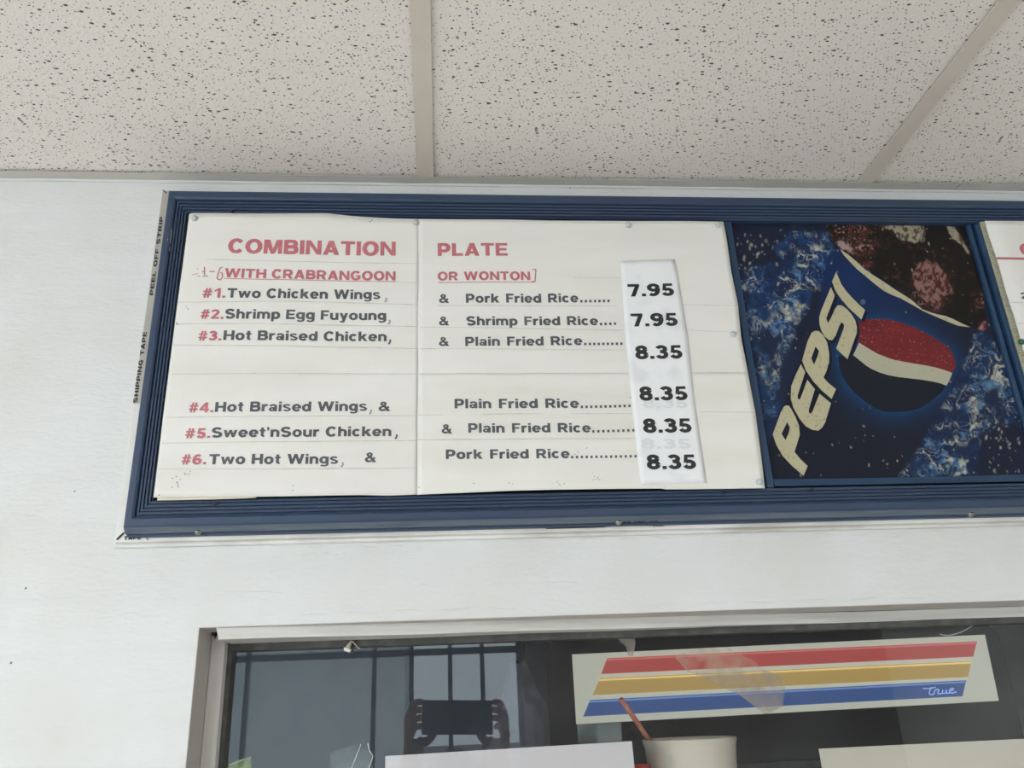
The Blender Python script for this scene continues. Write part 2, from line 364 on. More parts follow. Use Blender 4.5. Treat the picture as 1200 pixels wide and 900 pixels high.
lw = empty('window_3', (RX0, -2.6, sz0), kind='structure')
for y in (sy0, -2.62, sy1 - 0.04):
    MB().box(RX0 - 0.07, y, sz0, RX0 - 0.02, y + 0.04, sz1).build('mullion', MT['mullion'], lw)
MB().box(RX0 - 0.05, sy0, sz0, RX0 - 0.044, sy1, sz1).build('pane', MT['store_glass'], lw)

# ceiling: tiles and tees are parts of it
ceil = empty('ceiling', (0, 0, CZ), kind='structure')
TX = [at(487.8, 202.5, z=CZ), at(509.3, 202.5, z=CZ)]
T2 = [at(1008, 206.5, z=CZ), at(1031, 207.5, z=CZ)]
tc1, tc2 = (TX[0][0] + TX[1][0]) / 2, (T2[0][0] + T2[1][0]) / 2
tw = 0.0205; sp_ = tc2 - tc1
xs = [tc1 + sp_ * k for k in range(-5, 7)]
ys = [-0.016 - 1.17 * k for k in range(0, 5)]
tz = CZ + 0.003
for i in range(-1, len(xs)):
    a = xs[i] + 0.0012 if i >= 0 else RX0; c = xs[i + 1] - 0.0012 if i + 1 < len(xs) else RX1
    a = max(a, RX0); c = min(c, RX1)
    if c - a < 0.05: continue
    for j in range(len(ys)):
        y1 = ys[j] + (0.014 if j == 0 else -0.001); y0 = max(ys[j + 1] + 0.001 if j + 1 < len(ys) else RY, RY)
        if y1 - y0 < 0.05: continue
        me = MB().box(0, y0 - y1, 0, c - a, 0, 0.015).fix('tile')
        o = bpy.data.objects.new('tile', me); COL.objects.link(o); me.materials.append(MT['tile'])
        o.parent = ceil; o.matrix_parent_inverse = Matrix.Translation(ceil.location).inverted(); o.location = (a, y1, tz)
for x in xs:
    if RX0 < x < RX1:
        t = MB(); t.box(x - tw / 2, RY, CZ, x + tw / 2, -0.0165, CZ + 0.001); t.box(x - .001, RY, CZ + .001, x + .001, -0.0165, CZ + 0.028)
        t.build('tee', MT['tee'], ceil)
for y in ys[1:]:
    if y > RY: MB().box(RX0, y - tw / 2, CZ + .0003, RX1, y + tw / 2, CZ + 0.0015).build('cross_tee', MT['tee'], ceil)
for lx, ly in FILL_LAMPS:
    area('fill_lamp_light', (lx, ly, CZ - 0.025), (lx, ly, 0), 1.1, 0.5, 28, (0.97, 0.98, 1.0))
    lp = empty('fill_lamp', (lx, ly, CZ), label='added ceiling fill lamp over the customers, ' + ('left' if lx < 0 else 'right') + ' one behind the camera', cat='lamp')
    MB().box(lx - .6, ly - .3, CZ - .018, lx + .6, ly + .3, CZ - .0005).build('fill_lamp_housing', MT['trimw'], lp)
# wall angle: two lengths that meet at a dark joint, with a thin vertical leg on the wall
fl = 0.0165
jx = at(1126, 215, z=CZ)[0]
for i, (a, c) in enumerate(((RX0, jx - 0.0006), (jx + 0.0006, RX1))):
    t = MB(); t.box(a, -fl, CZ - 0.0002, c, 0, CZ + 0.0006); t.box(a, -0.0009, CZ + 0.0006, c, 0, CZ + 0.022)
    t.build('wall_angle', MT['angle'], ceil)
MB().box(jx - 0.006, -fl + .002, CZ + 0.0007, jx + 0.008, -0.001, CZ + 0.001).build('joint_gap', MT['slit'], ceil)
MB().box(RX0 - .1, RY - .1, CZ + 0.1005, RX1 + .1, 3.4, CZ + 0.2).build('trim_1', MT['wall'], kind='structure')   # slab over the hung ceiling
# caulk bead under the angle
cz0 = at(600, 222, 0)[2]
pts = [(x, -0.0008 - 0.0004 * math.sin(x * 37), CZ - 0.001) for x in np.linspace(RX0, RX1, 90)]
MB().tube(pts, 0.0022, 6).build('trim_2', MT['wall'], smooth=True, kind='structure')

# outdoors behind the customer's side, seen only as reflections
MB().box(-30, -60, -0.12, 30, RY - 0.2, -0.06).build('ground', MT['ground'], kind='structure')
ob = empty('building', (-4, -9, -0.06), label='pale building standing across the street from the storefront', cat='building')
MB().box(-9, -11, -0.06, -.42, -9, 3.6).build('wall_panel', MT['outside'], ob)
for x in (-3.6, -6.2): MB().box(x, -9.02, 1.0, x + .7, -8.98, 2.3).build('window', MT['mullion'], ob)

# kitchen shell
k = MB(); k.box(RX0, 3.2, 0, RX1, 3.3, CZ + .1); k.build('wall_kitchen_back', MT['kwall'], kind='structure')
MB().box(RX0 - .1, 0.12, 0, RX0, 3.3, CZ + .1).build('wall_kitchen_left', MT['kwall'], kind='structure')
MB().box(RX1, 0.12, 0, RX1 + .1, 3.3, CZ + .1).build('wall_kitchen_right', MT['kwall'], kind='structure')
MB().box(RX0, 0.12, CZ, RX1, 3.2, CZ + 0.05).build('ceiling_kitchen', MT['kwall'], kind='structure')

# ------------------------------------------------------------------ pass window
w1 = empty('window_1', (OX0, 0.06, OZ0), kind='structure')
Yf = 0.05
xs0 = OX0; xs1 = at(257.5, 830, Yf)[0]
# painted jamb and soffit liners
MB().box(OX0, 0.0006, OZ0, OX0 + 0.0006, Yf, OZ1).build('jamb_liner', MT['trim'], w1)
MB().box(OX0, 0.0006, OZ1 - 0.0006, OX1, Yf, OZ1).build('soffit_liner', MT['trim'], w1)
MB().box(OX0, -0.02, OZ0 - 0.0, OX1, 0.0, OZ0 + 0.02).build('sill', MT['trimw'], w1)
MB().box(OX0 + .0006, Yf, OZ0, xs1, Yf + 0.04, OZ1 - 0.004).build('stile', MT['stile'], w1, bevel=0.001)
# top rail: a batten that stands nearer the room at its left end
pl, pr = at(255, 735, 0.012), at(1200, 712, 0.05)
Yr2 = 0.05 + (OX1 - pr[0]) * 0.0
def depth_at(px, py, z): return D * ((z - EZ) / (at(px, py, 0)[2] - EZ)) - D       # where a sight line reaches height z
ya, yc = max(depth_at(255, 734.8, OZ1 - .0007), .004), depth_at(1200, 711.5, OZ1 - .0007)
A = at(253.5, 734.8, ya); B = at(256, 749.5, ya); C_ = at(1200, 711.5, yc); Dn = at(1200, 723.5, yc)
def ext(p, q, x):
    t = (x - p[0]) / (q[0] - p[0]); return tuple(p[i] + (q[i] - p[i]) * t for i in range(3))
C2, D2 = ext(A, C_, OX1), ext(B, Dn, OX1)
t = MB(); fr_ = [(A[0], A[1], min(A[2], OZ1 - .0007)), (C2[0], C2[1], min(C2[2], OZ1 - .0008)), D2, B]
n = 24; top = [ext(fr_[0], fr_[1], x) for x in np.linspace(A[0], OX1, n)]; bot = [ext(fr_[3], fr_[2], x) for x in np.linspace(B[0], OX1, n)]
bot = [(p[0], p[1], p[2] + 0.0004 * math.sin(i * 1.7)) for i, p in enumerate(bot)]
t.quads(top, bot); tb = [(p[0], 0.062, OZ1 - .0008) for p in top]; bb = [(p[0], 0.062, p[2]) for p in bot]
t.quads(bot, bb); t.quads(tb, top); t.quads(bb, tb); t.poly([top[0], bot[0], bb[0], tb[0]]); t.poly([top[-1], tb[-1], bb[-1], bot[-1]])
t.build('top_rail', MT['trimw'], w1)
sl = at(251, 741, 0.03)
g0 = [at(251.5, 748.5, .04), at(252.5, 749, .04), at(255, 737, .03), at(253.5, 736, .03)]
MB().slab([at(251, 749.5, .047), at(254, 745, .047), at(255.2, 735.5, .047), at(253.6, 736, .047)], 0.0005).build('dark_gap', MT['slit'], w1)
# gasket
gx1 = at(267.5, 830, 0.068)[0]; gz = at(600, 750.0, 0.068)[2]; gz1 = at(300, 759, 0.068)[2]; gz2 = at(1200, 735, 0.068)[2]
MB().box(xs1, 0.064, OZ0, gx1, 0.09, OZ1 - 0.004).build('side_gasket', MT['gasket'], w1)
t = MB(); z_ = at(700, 748, 0.068)[2]
t.box(xs1, 0.063, min(gz1, z_), OX1, 0.09, OZ1 - 0.003); t.build('top_gasket', MT['gasket'], w1)
MB().box(gx1 - 0.002, 0.075, OZ0, OX1, 0.079, gz1 + 0.003).build('pane', MT['glass'], w1)

# ------------------------------------------------------------------ the menu board
YF = -0.033
I0 = at(220.2, 250.5, YF); I1 = at(178.2, 585.5, YF)
xL, zT, zB = (I0[0] + I1[0]) / 2, I0[2], I1[2]; xR = 1.55
o0 = at(197, 223, YF); o1 = at(145, 618, YF)
Wl = xL - (o0[0] + o1[0]) / 2; Wt = o0[2] - zT; Wb = zB - o1[2]
board = empty('menu_board', (0.5, 0, zB - 0.03), label='long wall-mounted menu board with a fluted navy blue frame under the tiled ceiling', cat='menu board')
prof = [(0, -.018), (0, -.0285), (.02, -.0300)]
for kk in range(4):
    a = .05 + kk * .135; prof += [(a, -.0300), (a + .03, -.0322), (a + .085, -.0322), (a + .11, -.0300)]
prof += [(.60, -.0296), (.64, -.0325), (.72, -.0338), (.90, -.0336), (.97, -.0330), (1.0, -.0318)]
outer = [(1.18, -.0250), (1.19, -.0205), (1.26, -.0195), (1.26, -.0140)]
def corner(i, u, y):
    wl = Wl if u <= 1 else Wl; x = (xL - Wl * min(u, 1)) if i in (0, 3) else (xR + Wl * min(u, 1))
    z = (zT + Wt * u) if i in (0, 1) else (zB - Wb * u)
    return (x, y, z)
for nm, (i, j) in (('top', (0, 1)), ('bottom', (3, 2)), ('left', (0, 3)), ('right', (1, 2))):
    P = prof + outer
    P = prof + [(1.0, -.021), (1.0, -.016)]
    n = 60 if nm in ('top', 'bottom') else 20
    t = MB(); rows = []
    for (u, y) in P:
        a, c = Vector(corner(i, u, y)), Vector(corner(j, min(u, 1.0) if nm == 'left' and False else u, y))
        rows.append([tuple(a.lerp(c, q / n)) for q in range(n + 1)])
    for r1, r2 in zip(rows, rows[1:]): t.quads(r1, r2)
    o = t.build('frame_rail', MT['navy'], board)
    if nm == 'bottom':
        for nm2, pp, mm_ in (('frame_chamfer', [(1.0, -.0319), outer[0]], MT['navy_lit']), ('frame_foot', [outer[0]] + outer[1:], MT['navy'])):
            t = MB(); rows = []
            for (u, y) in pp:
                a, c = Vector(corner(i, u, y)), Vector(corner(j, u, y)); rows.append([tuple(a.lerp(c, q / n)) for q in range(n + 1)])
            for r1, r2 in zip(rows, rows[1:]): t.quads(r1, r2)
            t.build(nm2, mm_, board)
# taped backing box that shows as a pale strip beyond the moulding
bl = at(188.5, 240, -0.012)[0]; bl2 = at(137, 622, -0.012)[0]; bl = (bl + bl2) / 2; bzz = at(400, 629.5, -0.012)[2]
MB().box(bl, -0.014, bzz, xR + 0.045, -0.0, at(190, 223, -.014)[2]).build('backing_box', MT['foil'], board, bevel=0.0015)
MB().box(xL - Wl * .9, -0.0165, zB - Wb * .95, xR + .02, -0.0141, zT + Wt * .85).build('back_panel', MT['slit'], board)
wedge = [at(153, 560, -0.0), at(139, 560, 0), at(133, 634, 0)]
MB().slab([(bl - .0035, -.004, at(150, 480, 0)[2]), (bl, -.004, at(150, 480, 0)[2]), (bl, -.004, bzz - .003), (bl - .0035, -.004, bzz - .003)], .004).build('tape_flap', MT['foil'], board)
MB().tube([(bl - 0.002, -0.002, bzz - 0.0012), (0.2, -0.002, bzz - 0.0012), (xR, -0.002, bzz - 0.0012)], 0.0030, 8).build('tape_roll', MT['foil'], board, smooth=True)
for cr_ in ([(136, 631.5), (137.5, 633), (146, 624.5), (144.5, 623.5)], [(169, 628), (170, 627.6), (174, 633), (173, 633)],
            [(190.5, 222.8), (191.4, 222.1), (195.4, 226), (194.7, 226.7)], [(640, 630.2 - 11), (709, 617.2), (709, 617.9), (640, 619.9)]):
    MB().slab([at(a, c, -.0150) for a, c in cr_], .0005).build('tape_crease', MT['ink'], board)
for (sx, sy) in ((231.5, 622), (725, 610.5), (1138.5, 601)):
    p = at(sx, sy, -0.026); s = MB()
    s.lathe([(0, .0042), (.0018, .0040), (.0034, .0026), (.0040, 0.0008), (.0040, 0)], (p[0], p[1] + .003, p[2]), 16, 'y')
    s.tube([(p[0], p[1] + .003, p[2]), (p[0], -0.015, p[2])], .0015, 8)
    so = s.build('screw', MT['screw'], board, smooth=True)
    MB().box(p[0] - .0022, p[1] - .0015, p[2] - .0004, p[0] + .0022, p[1] - .0009, p[2] + .0004).build('screw_slot', MT['ink'], so)
hole = MB()
for (hx, hy) in ((251.5, 590), (271, 247), (848, 577), (952, 573.5), (220, 249)):
    p = at(hx, hy, -0.0342); hole.lathe([(0, .0003), (.0019, .0003), (.0019, -.001)], p, 10, 'y')
hole.build('nail_hole', MT['ink'], board, kind='stuff')
zs = at(160, 473, -.0145)[2]; zt_ = at(190, 223.5, -.0142)[2]
MB().box(bl + .0002, -.01435, zs, xL - Wl + .002, -.0141, zt_).build('grey_tape', mat('grey_tape', (186, 183, 175), .4, var=((8, 8, 8), (172, 168, 158), .8, .45, .65)), board)
MB().box(bl - .0006, -.0050, bzz, bl - .0001, -.0041, zs).build('tape_edge', mat('tape_edge', (128, 126, 122), .6), board)
# scratches in the left rail
t = MB()
for (x0, y0, x1, y1) in ((200.7, 268, 199.4, 285), (198.8, 289, 198.3, 294), (196.2, 280, 195.9, 282)):
    t.slab([at(x0, y0, -.0341), at(x0 + .6, y0, -.0341), at(x1 + .5, y1, -.0341), at(x1, y1, -.0341)], .0003)
t.build('scratch', MT['ltgrey'], board)
# dividers and lips around the poster
pz0, pz1 = zB + 0.0005, zT - 0.0005
d0, d1 = at(849.5, 262, -.028)[0], at(857.5, 262, -.028)[0]
MB().box(d0, -.028, pz0, d1, -.017, pz1).build('divider', MT['navy_lip'], board, bevel=.0012)
r0, r1, r2, r3 = (at(q, 262, -.027)[0] for q in (1133.5, 1138.5, 1142.0, 1149.0))
MB().box(r0, -.0262, pz0, r1, -.017, pz1).build('divider', MT['navy_lip'], board, bevel=.0012)
MB().box(r2, -.0285, pz0, r3, -.017, pz1).build('divider', MT['navy_lip'], board, bevel=.0015)
MB().box(r1 - .001, -.0200, pz0, r2 + .001, -.017, pz1).build('channel', MT['navy'], board)

# ------------------------------------------------------------------ lettering: a heavy wide sans drawn as strokes
V_, H_ = 30.0, 23.0
def stroke(pts, tv=V_, th=H_):
    """band along a centre line, stems tv thick and bars th thick, butt ends"""
    P = [np.array(p, float) for p in pts]; L, R = [], []
    for i, p in enumerate(P):
        a = P[max(i - 1, 0)]; c = P[min(i + 1, len(P) - 1)]; d = c - a; d /= np.linalg.norm(d) + 1e-9
        nn = np.array([-d[1], d[0]]); t = math.hypot(tv * nn[0], th * nn[1]) / 2
        L.append(p + nn * t); R.append(p - nn * t)
    return [[L[i], L[i + 1], R[i + 1], R[i]] for i in range(len(P) - 1)]
def arc(cx, cy, rx, ry, a0, a1, n=14):
    n = max(4, int(n * abs(a1 - a0) / 180))
    return [(cx + rx * math.cos(math.radians(a0 + (a1 - a0) * i / n)), cy + ry * math.sin(math.radians(a0 + (a1 - a0) * i / n))) for i in range(n + 1)]
def R(x0, y0, x1, y1): return [[(x0, y0), (x1, y0), (x1, y1), (x0, y1)]]
def P(*p): return [list(p)]
def ring(cx, cy, rx, ry, tv=V_, th=H_): return stroke(arc(cx, cy, rx, ry, 0, 360), tv, th)
X = 74
lo = dict(tv=28, th=21)
G = {
 'A': (104, P((0, 0), (30, 0), (67, 100), (36, 100)) + P((74, 0), (104, 0), (68, 100), (37, 100)) + R(24, 18, 80, 36)),
 'B': (92, R(0, 0, 27, 100) + stroke([(13, 90), (58, 90)] + arc(58, 71, 16, 19, 90, -90)[1:] + [(13, 52)]) + stroke([(13, 51), (62, 51)] + arc(62, 30.5, 17, 20.5, 90, -90)[1:] + [(13, 10)])),
 'C': (98, stroke(arc(51, 50, 37.5, 42, 38, 322))),
 'E': (84, R(0, 0, 27, 100) + R(0, 80, 82, 100) + R(0, 41, 77, 59) + R(0, 0, 84, 20)),
 'F': (76, R(0, 0, 27, 100) + R(0, 80, 76, 100) + R(0, 40, 68, 58)),
 'G': (102, stroke(arc(52, 50, 38.5, 42, 40, 325)) + R(52, 36, 98, 54) + R(73, 12, 98, 54)),
 'H': (98, R(0, 0, 28, 100) + R(70, 0, 98, 100) + R(20, 40, 80, 61)),
 'I': (28, R(0, 0, 28, 100)),
 'L': (76, R(0, 0, 28, 100) + R(0, 0, 76, 21)),
 'M': (118, R(0, 0, 25, 100) + R(93, 0, 118, 100) + P((0, 100), (38, 100), (70, 0), (48, 0)) + P((80, 100), (118, 100), (70, 0), (48, 0))),
 'N': (100, R(0, 0, 26, 100) + R(74, 0, 100, 100) + P((0, 100), (28, 100), (100, 0), (72, 0))),
 'O': (106, ring(53, 50, 39.5, 42)),
 'P': (88, R(0, 0, 27, 100) + stroke([(13, 90), (50, 90)] + arc(50, 65, 24, 25, 90, -90)[1:] + [(13, 40)])),
 'R': (98, R(0, 0, 27, 100) + stroke([(13, 90), (56, 90)] + arc(56, 67, 22, 23, 90, -90)[1:] + [(13, 44)]) + P((38, 44), (62, 46), (98, 0), (66, 0))),
 'S': (92, stroke(arc(45, 72, 31, 20, 18, 245) + arc(46, 29, 32, 21, 65, -162))),
 'T': (92, R(0, 79, 92, 100) + R(32, 0, 60, 100)),
 'W': (150, P((0, 100), (28, 100), (56, 0), (29, 0)) + P((29, 0), (54, 0), (88, 100), (62, 100)) + P((62, 100), (88, 100), (121, 0), (96, 0)) + P((94, 0), (121, 0), (150, 100), (122, 100))),
 'a': (76, stroke(arc(37, 47, 25, 19, 165, 0)[:-1] + [(61, 45), (61, 0)], 24, 17) + stroke(arc(29, 22, 18, 14, 0, 360), 22, 15) + R(30, 30, 62, 44)),
 'c': (76, stroke(arc(39, 37, 27, 29, 42, 318), **lo)),
 'd': (80, ring(38, 37, 27, 29, **lo) + R(55, 0, 80, 100)),
 'e': (80, stroke(arc(40, 37, 28, 29, 0, 325), **lo) + R(18, 29, 80, 43)),
 'g': (80, ring(38, 39, 27, 27, **lo) + R(55, -8, 80, 73) + stroke([(67, -4)] + arc(40, -6, 27, 13, -10, -165), 22, 15)),
 'h': (78, R(0, 0, 26, 100) + stroke(arc(39, 44, 26, 21, 180, 0), **lo) + R(52, 0, 78, 46)),
 'i': (26, R(0, 0, 26, 73) + R(0, 82, 26, 100)),
 'k': (82, R(0, 0, 26, 100) + P((20, 22), (42, 28), (80, 73), (49, 73), (20, 44)) + P((28, 36), (50, 48), (84, 0), (53, 0))),
 'l': (26, R(0, 0, 26, 100)),
 'm': (122, R(0, 0, 25, 73) + stroke(arc(37, 44, 24, 21, 180, 0), **lo) + R(49, 0, 73, 46) + stroke(arc(85, 44, 24, 21, 180, 0), **lo) + R(97, 0, 122, 46)),
 'n': (78, R(0, 0, 26, 73) + stroke(arc(39, 44, 26, 21, 180, 0), **lo) + R(52, 0, 78, 46)),
 'o': (82, ring(41, 37, 28.5, 29, **lo)),
 'p': (80, ring(42, 37, 27, 29, **lo) + R(0, -26, 25, 73)),
 'r': (54, R(0, 0, 26, 73) + stroke(arc(46, 38, 33, 26, 165, 78), **lo)),
 's': (72, stroke(arc(36, 53.5, 24, 13, 18, 245, 20) + arc(36, 21, 25, 13.5, 65, -162, 20), 24, 16)),
 't': (52, R(11, 18, 36, 95) + R(0, 56, 50, 73) + stroke([(23.5, 24)] + arc(40, 22, 16.5, 13.5, 190, 285), 25, 17)),
 'u': (78, R(0, 27, 26, 73) + R(52, 0, 78, 73) + stroke(arc(39, 29, 26, 21, 180, 360), **lo)),
 'w': (120, P((0, 73), (26, 73), (47, 0), (22, 0)) + P((22, 0), (44, 0), (72, 73), (49, 73)) + P((49, 73), (71, 73), (98, 0), (75, 0)) + P((74, 0), (98, 0), (120, 73), (95, 73))),
 'y': (80, P((0, 73), (28, 73), (54, 0), (30, 0)) + P((80, 73), (53, 73), (20, -27), (47, -27)) + R(6, -27, 40, -11)),
 '1': (60, R(32, 0, 58, 100) + P((4, 60), (4, 79), (36, 100), (44, 82))),
 '2': (78, stroke(arc(38, 69, 26, 21, 168, -35) + [(14, 12)], 27, 21) + R(2, 0, 76, 20)),
 '3': (78, stroke(arc(37, 72, 24, 18, 165, -80) + [(28, 53)]) + stroke([(28, 53)] + arc(37, 31, 27, 21, 82, -165))),
 '4': (86, R(48, 0, 74, 100) + R(0, 18, 86, 38) + P((0, 38), (25, 38), (74, 100), (48, 100))),
 '5': (78, R(13, 80, 73, 100) + P((13, 100), (35, 100), (28, 44), (5, 44)) + stroke(arc(38, 32, 27, 22, 140, -162))),
 '6': (80, ring(40, 31, 27, 21.5) + stroke(arc(45, 48, 32, 42, 52, 195))),
 '7': (76, R(0, 79, 76, 100) + P((48, 84), (76, 84), (44, 0), (15, 0))),
 '8': (80, ring(40, 73, 23.5, 17.5) + ring(40, 30, 27, 20.5)),
 '9': (80, ring(40, 69, 27, 21.5) + stroke(arc(35, 52, 32, 42, -128, 15))),
 '#': (84, R(2, 24, 80, 40) + R(6, 58, 84, 74) + P((12, 0), (30, 0), (46, 100), (28, 100)) + P((40, 0), (58, 0), (74, 100), (56, 100))),
 '&': (98, ring(40, 77, 17, 14, 20, 16) + stroke(arc(34, 27, 22, 18, 110, 330), 24, 18) + P((26, 74), (52, 66), (98, 0), (66, 0)) + stroke([(26, 44), (50, 58)], 20, 18) + stroke([(62, 18), (84, 48)], 20, 14)),
 '.': (26, R(0, 0, 26, 22)), ',': (26, R(0, 0, 26, 20) + P((10, 2), (26, 2), (18, -20), (6, -20))), "'": (22, P((0, 100), (22, 100), (18, 64), (4, 64))),
}
def glyphs(text, gap=9, space=44):
    x = 0; out = []
    for ch in text:
        if ch == ' ': x += space; continue
        wd, polys = G[ch]
        for q in polys: out.append([(x + p[0], p[1]) for p in q])
        x += wd + gap
    return out, x - gap

def relief(x, z, amp=1.0):
    return -0.0005 * amp * (math.sin(x * 21 + z * 6) + 0.7 * math.sin(z * 47 + x * 5) + 0.5 * math.sin(x * 55 - z * 12))
SHY = -0.0365                                           # plane of the menu sheets
def lettering(name, text, x0, x1, b0, b1, cap, material, parent, Y, gap=9, space=44, lift=0.0004, rel=True, slant=0):
    pol, wd = glyphs(text, gap, space)
    A = np.array(at(x0, b0, Y)); B = np.array(at(x1, b1, Y)); h = at(x0, b0 - cap, Y)[2] - A[2]
    mb = MB()
    for q in pol:
        pts = []
        for (gx, gy) in q:
            p = A + (B - A) * ((gx + slant * gy) / wd); z = p[2] + h * gy / 100
            pts.append((p[0], Y + (relief(p[0], z) if rel else 0) - lift, z))
        mb.poly(pts)
    me = mb.mesh(name)
    # face the room
    bm = bmesh.new(); bm.from_mesh(me)
    for f in bm.faces:
        f.normal_update()
        if f.normal.y > 0: f.normal_flip()
    bm.to_mesh(me); bm.free()
    return link(name, me, material, parent)

def ribbon(name, ptlist, wpx, material, parent, Y, lift=0.0004, rel=True):
    """thin marks: each entry is a list of photo points of a line, wpx its thickness in px"""
    mb = MB(); hw = wpx * 0.5 * 0.001
    for pts in ptlist:
        P3 = [np.array(at(a, c, Y)) for a, c in pts]
        if len(P3) == 2: P3 = [P3[0] + (P3[1] - P3[0]) * q / 14 for q in range(15)]
        for i in range(len(P3) - 1):
            a, c = P3[i], P3[i + 1]; d = np.array([c[0] - a[0], c[2] - a[2]]); l = np.linalg.norm(d)
            if l < 1e-7: continue
            d /= l; nx, nz = -d[1] * hw, d[0] * hw
            q = [(a[0] + nx, a[2] + nz), (c[0] + nx, c[2] + nz), (c[0] - nx, c[2] - nz), (a[0] - nx, a[2] - nz)]
            mb.poly([(x, Y + (relief(x, z) if rel else 0) - lift, z) for x, z in q][::-1])
    return mb.build(name, material, parent, fix=False)

def resample(pts, n):
    P_ = np.array(pts, float); s = np.r_[0, np.cumsum(np.linalg.norm(np.diff(P_, axis=0), axis=1))]
    u = np.linspace(0, s[-1], n); return np.c_[np.interp(u, s, P_[:, 0]), np.interp(u, s, P_[:, 1])]
def sheet(name, top, bottom, left, right, material, parent=None, Y=SHY, thick=0.0003, nu=60, nv=40, off=0.0, rel=1.0, **kw):
    T, Bq, Lq, Rq = (resample(q, n) for q, n in ((top, nu + 1), (bottom, nu + 1), (left, nv + 1), (right, nv + 1)))
    verts = []; faces = []
    for j in range(nv + 1):
        v = j / nv
        for i in range(nu + 1):
            u = i / nu
            p = (1 - v) * T[i] + v * Bq[i] + (1 - u) * Lq[j] + u * Rq[j] - ((1 - u) * (1 - v) * T[0] + u * (1 - v) * T[-1] + (1 - u) * v * Bq[0] + u * v * Bq[-1])
            x, y, z = at(p[0], p[1], Y); verts.append((x, Y + relief(x, z, rel) + off, z))
    for j in range(nv):
        for i in range(nu):
            a = j * (nu + 1) + i; faces.append((a, a + nu + 1, a + nu + 2, a + 1))
    me = bpy.data.meshes.new(name); me.from_pydata(verts, [], faces); me.update()
    o = link(name, me, material, parent, True, **kw)
    m = o.modifiers.new('thickness', 'SOLIDIFY'); m.thickness = thick; m.offset = -1
    return o

s1 = sheet('menu_sheet', [(222, 251), (223.5, 250), (283, 250.3), (383, 249.8), (413, 253), (463, 256.3), (491, 257)],
           [(179.5, 582.8), (297, 582.2), (423, 580), (455, 580.5), (489, 579.3)], [(222, 251), (200, 418), (179.5, 582.8)], [(491, 257), (490, 437), (489, 579.3)],
           MT['paper'], label='left white menu sheet headed COMBINATION listing numbered chicken wings and braised dishes', cat='menu sheet')
s2 = sheet('menu_sheet', [(490.4, 257), (600, 257.4), (687, 258.5), (848, 259.5)], [(489.4, 440), (600, 441), (877, 440)], [(490.4, 257), (489.4, 440)],
           [(848, 259.5), (851.7, 280), (856.7, 316.7), (865, 356.7), (868.5, 396.7), (877, 440)], MT['paper'],
           label='upper right white menu sheet headed PLATE listing pork, shrimp and plain fried rice', cat='menu sheet')
s3 = sheet('menu_sheet', [(489.7, 437.5), (600, 437.5), (740, 437), (876, 437)], [(488.7, 579.8), (600, 575.2), (700, 573.2), (779, 572.5), (780, 573.6), (896, 572.5)],
           [(489.7, 437.5), (488.7, 579.8)], [(876, 437), (885, 484), (891, 530), (896, 572.5)], MT['paper2'], off=-0.0006,
           label='lower right white menu sheet with three fried rice lines, pasted below the PLATE heading', cat='menu sheet')
sheet('under_sheet', [(184, 580), (300, 579)], [(183.5, 586), (250, 585), (300, 583.3)], [(184, 580), (183.5, 586)], [(300, 579), (300, 583.3)], MT['yellowed'], s1, off=0.0012, nu=20, nv=3)

SL = s1; Y = SHY
L_ = lettering
L_('heading', 'COMBINATION', 267, 463.5, 296.3, 299.8, 16.4, MT['red'], SL, Y, 11)
L_('subheading', 'WITH CRABRANGOON', 263, 463.5, 325.3, 328.8, 10.8, MT['red'], SL, Y, 11)
rows = [  # number x0,x1,base ; text,x0,x1,b0,b1 ; comma x,y
 ('#1.', 237, 264.6, 349.5, 'Two Chicken Wings', 266, 445.5, 349.2, 350.6, 11.2, (451.5, 351)),
 ('#2.', 234.7, 262.5, 374.3, 'Shrimp Egg Fuyoung', 263.6, 452.5, 373.6, 375.4, 11.2, (455.5, 377)),
 ('#3.', 232, 259.8, 399.4, 'Hot Braised Chicken', 261.6, 453, 398.6, 400, 11.2, (456, 400)),
 ('#4.', 221, 250.6, 483.6, 'Hot Braised Wings', 251.8, 430, 483, 481.6, 11.6, (433.6, 482)),
 ('#5.', 216.7, 246.7, 513.8, "Sweet'nSour Chicken", 247.8, 458.5, 513, 511, 11.6, (463.6, 511)),
 ('#6.', 212, 242, 544.4, 'Two Hot Wings', 244.5, 396, 544.2, 543.6, 11.8, (400.5, 544)),
]
for (nt, nx0, nx1, nb, tx, x0, x1, b0, b1, cp, cm) in rows:
    L_('item_number', nt, nx0, nx1 - .6, nb, nb - .2, cp, MT['red'], SL, Y, 15)
    L_('item_text', tx, x0, x1, b0, b1, cp, MT['grey'], SL, Y, 11, 46)
    strong = cm[0] > 455.9 and cm[1] in (400, 511)
    ribbon('comma', [[(cm[0] + 1.4, cm[1] - 2), (cm[0] + 1.2, cm[1] + 1), (cm[0] - .6, cm[1] + 3.4)]], 1.9, MT['grey'] if strong else MT['ltgrey'], SL, Y)
L_('ampersand', '&', 443.5, 457.5, 482, 481.7, 11.4, MT['grey'], SL, Y)
L_('ampersand', '&', 427.5, 441, 541.8, 541.6, 11.6, MT['grey'], SL, Y)
ribbon('handwriting', [[(239.8, 313), (239.6, 322.5)], [(237.8, 324.6), (243.6, 323.8)], [(245.6, 318.6), (251.6, 318.4)],
       [(261, 313.4), (258.5, 314), (256.6, 318), (255, 324), (254.5, 327), (258.5, 328.5), (261, 325), (260.6, 320.5), (258.6, 319.6)]], 1.3, MT['redink'], SL, Y)
ribbon('faded_handwriting', [[(225.5, 322.5), (232, 321)], [(231.5, 324), (235, 324)], [(231, 315.5), (232.6, 315.2)], [(236.5, 319), (239, 318.4)]], 1.0, MT['rust'], SL, Y)
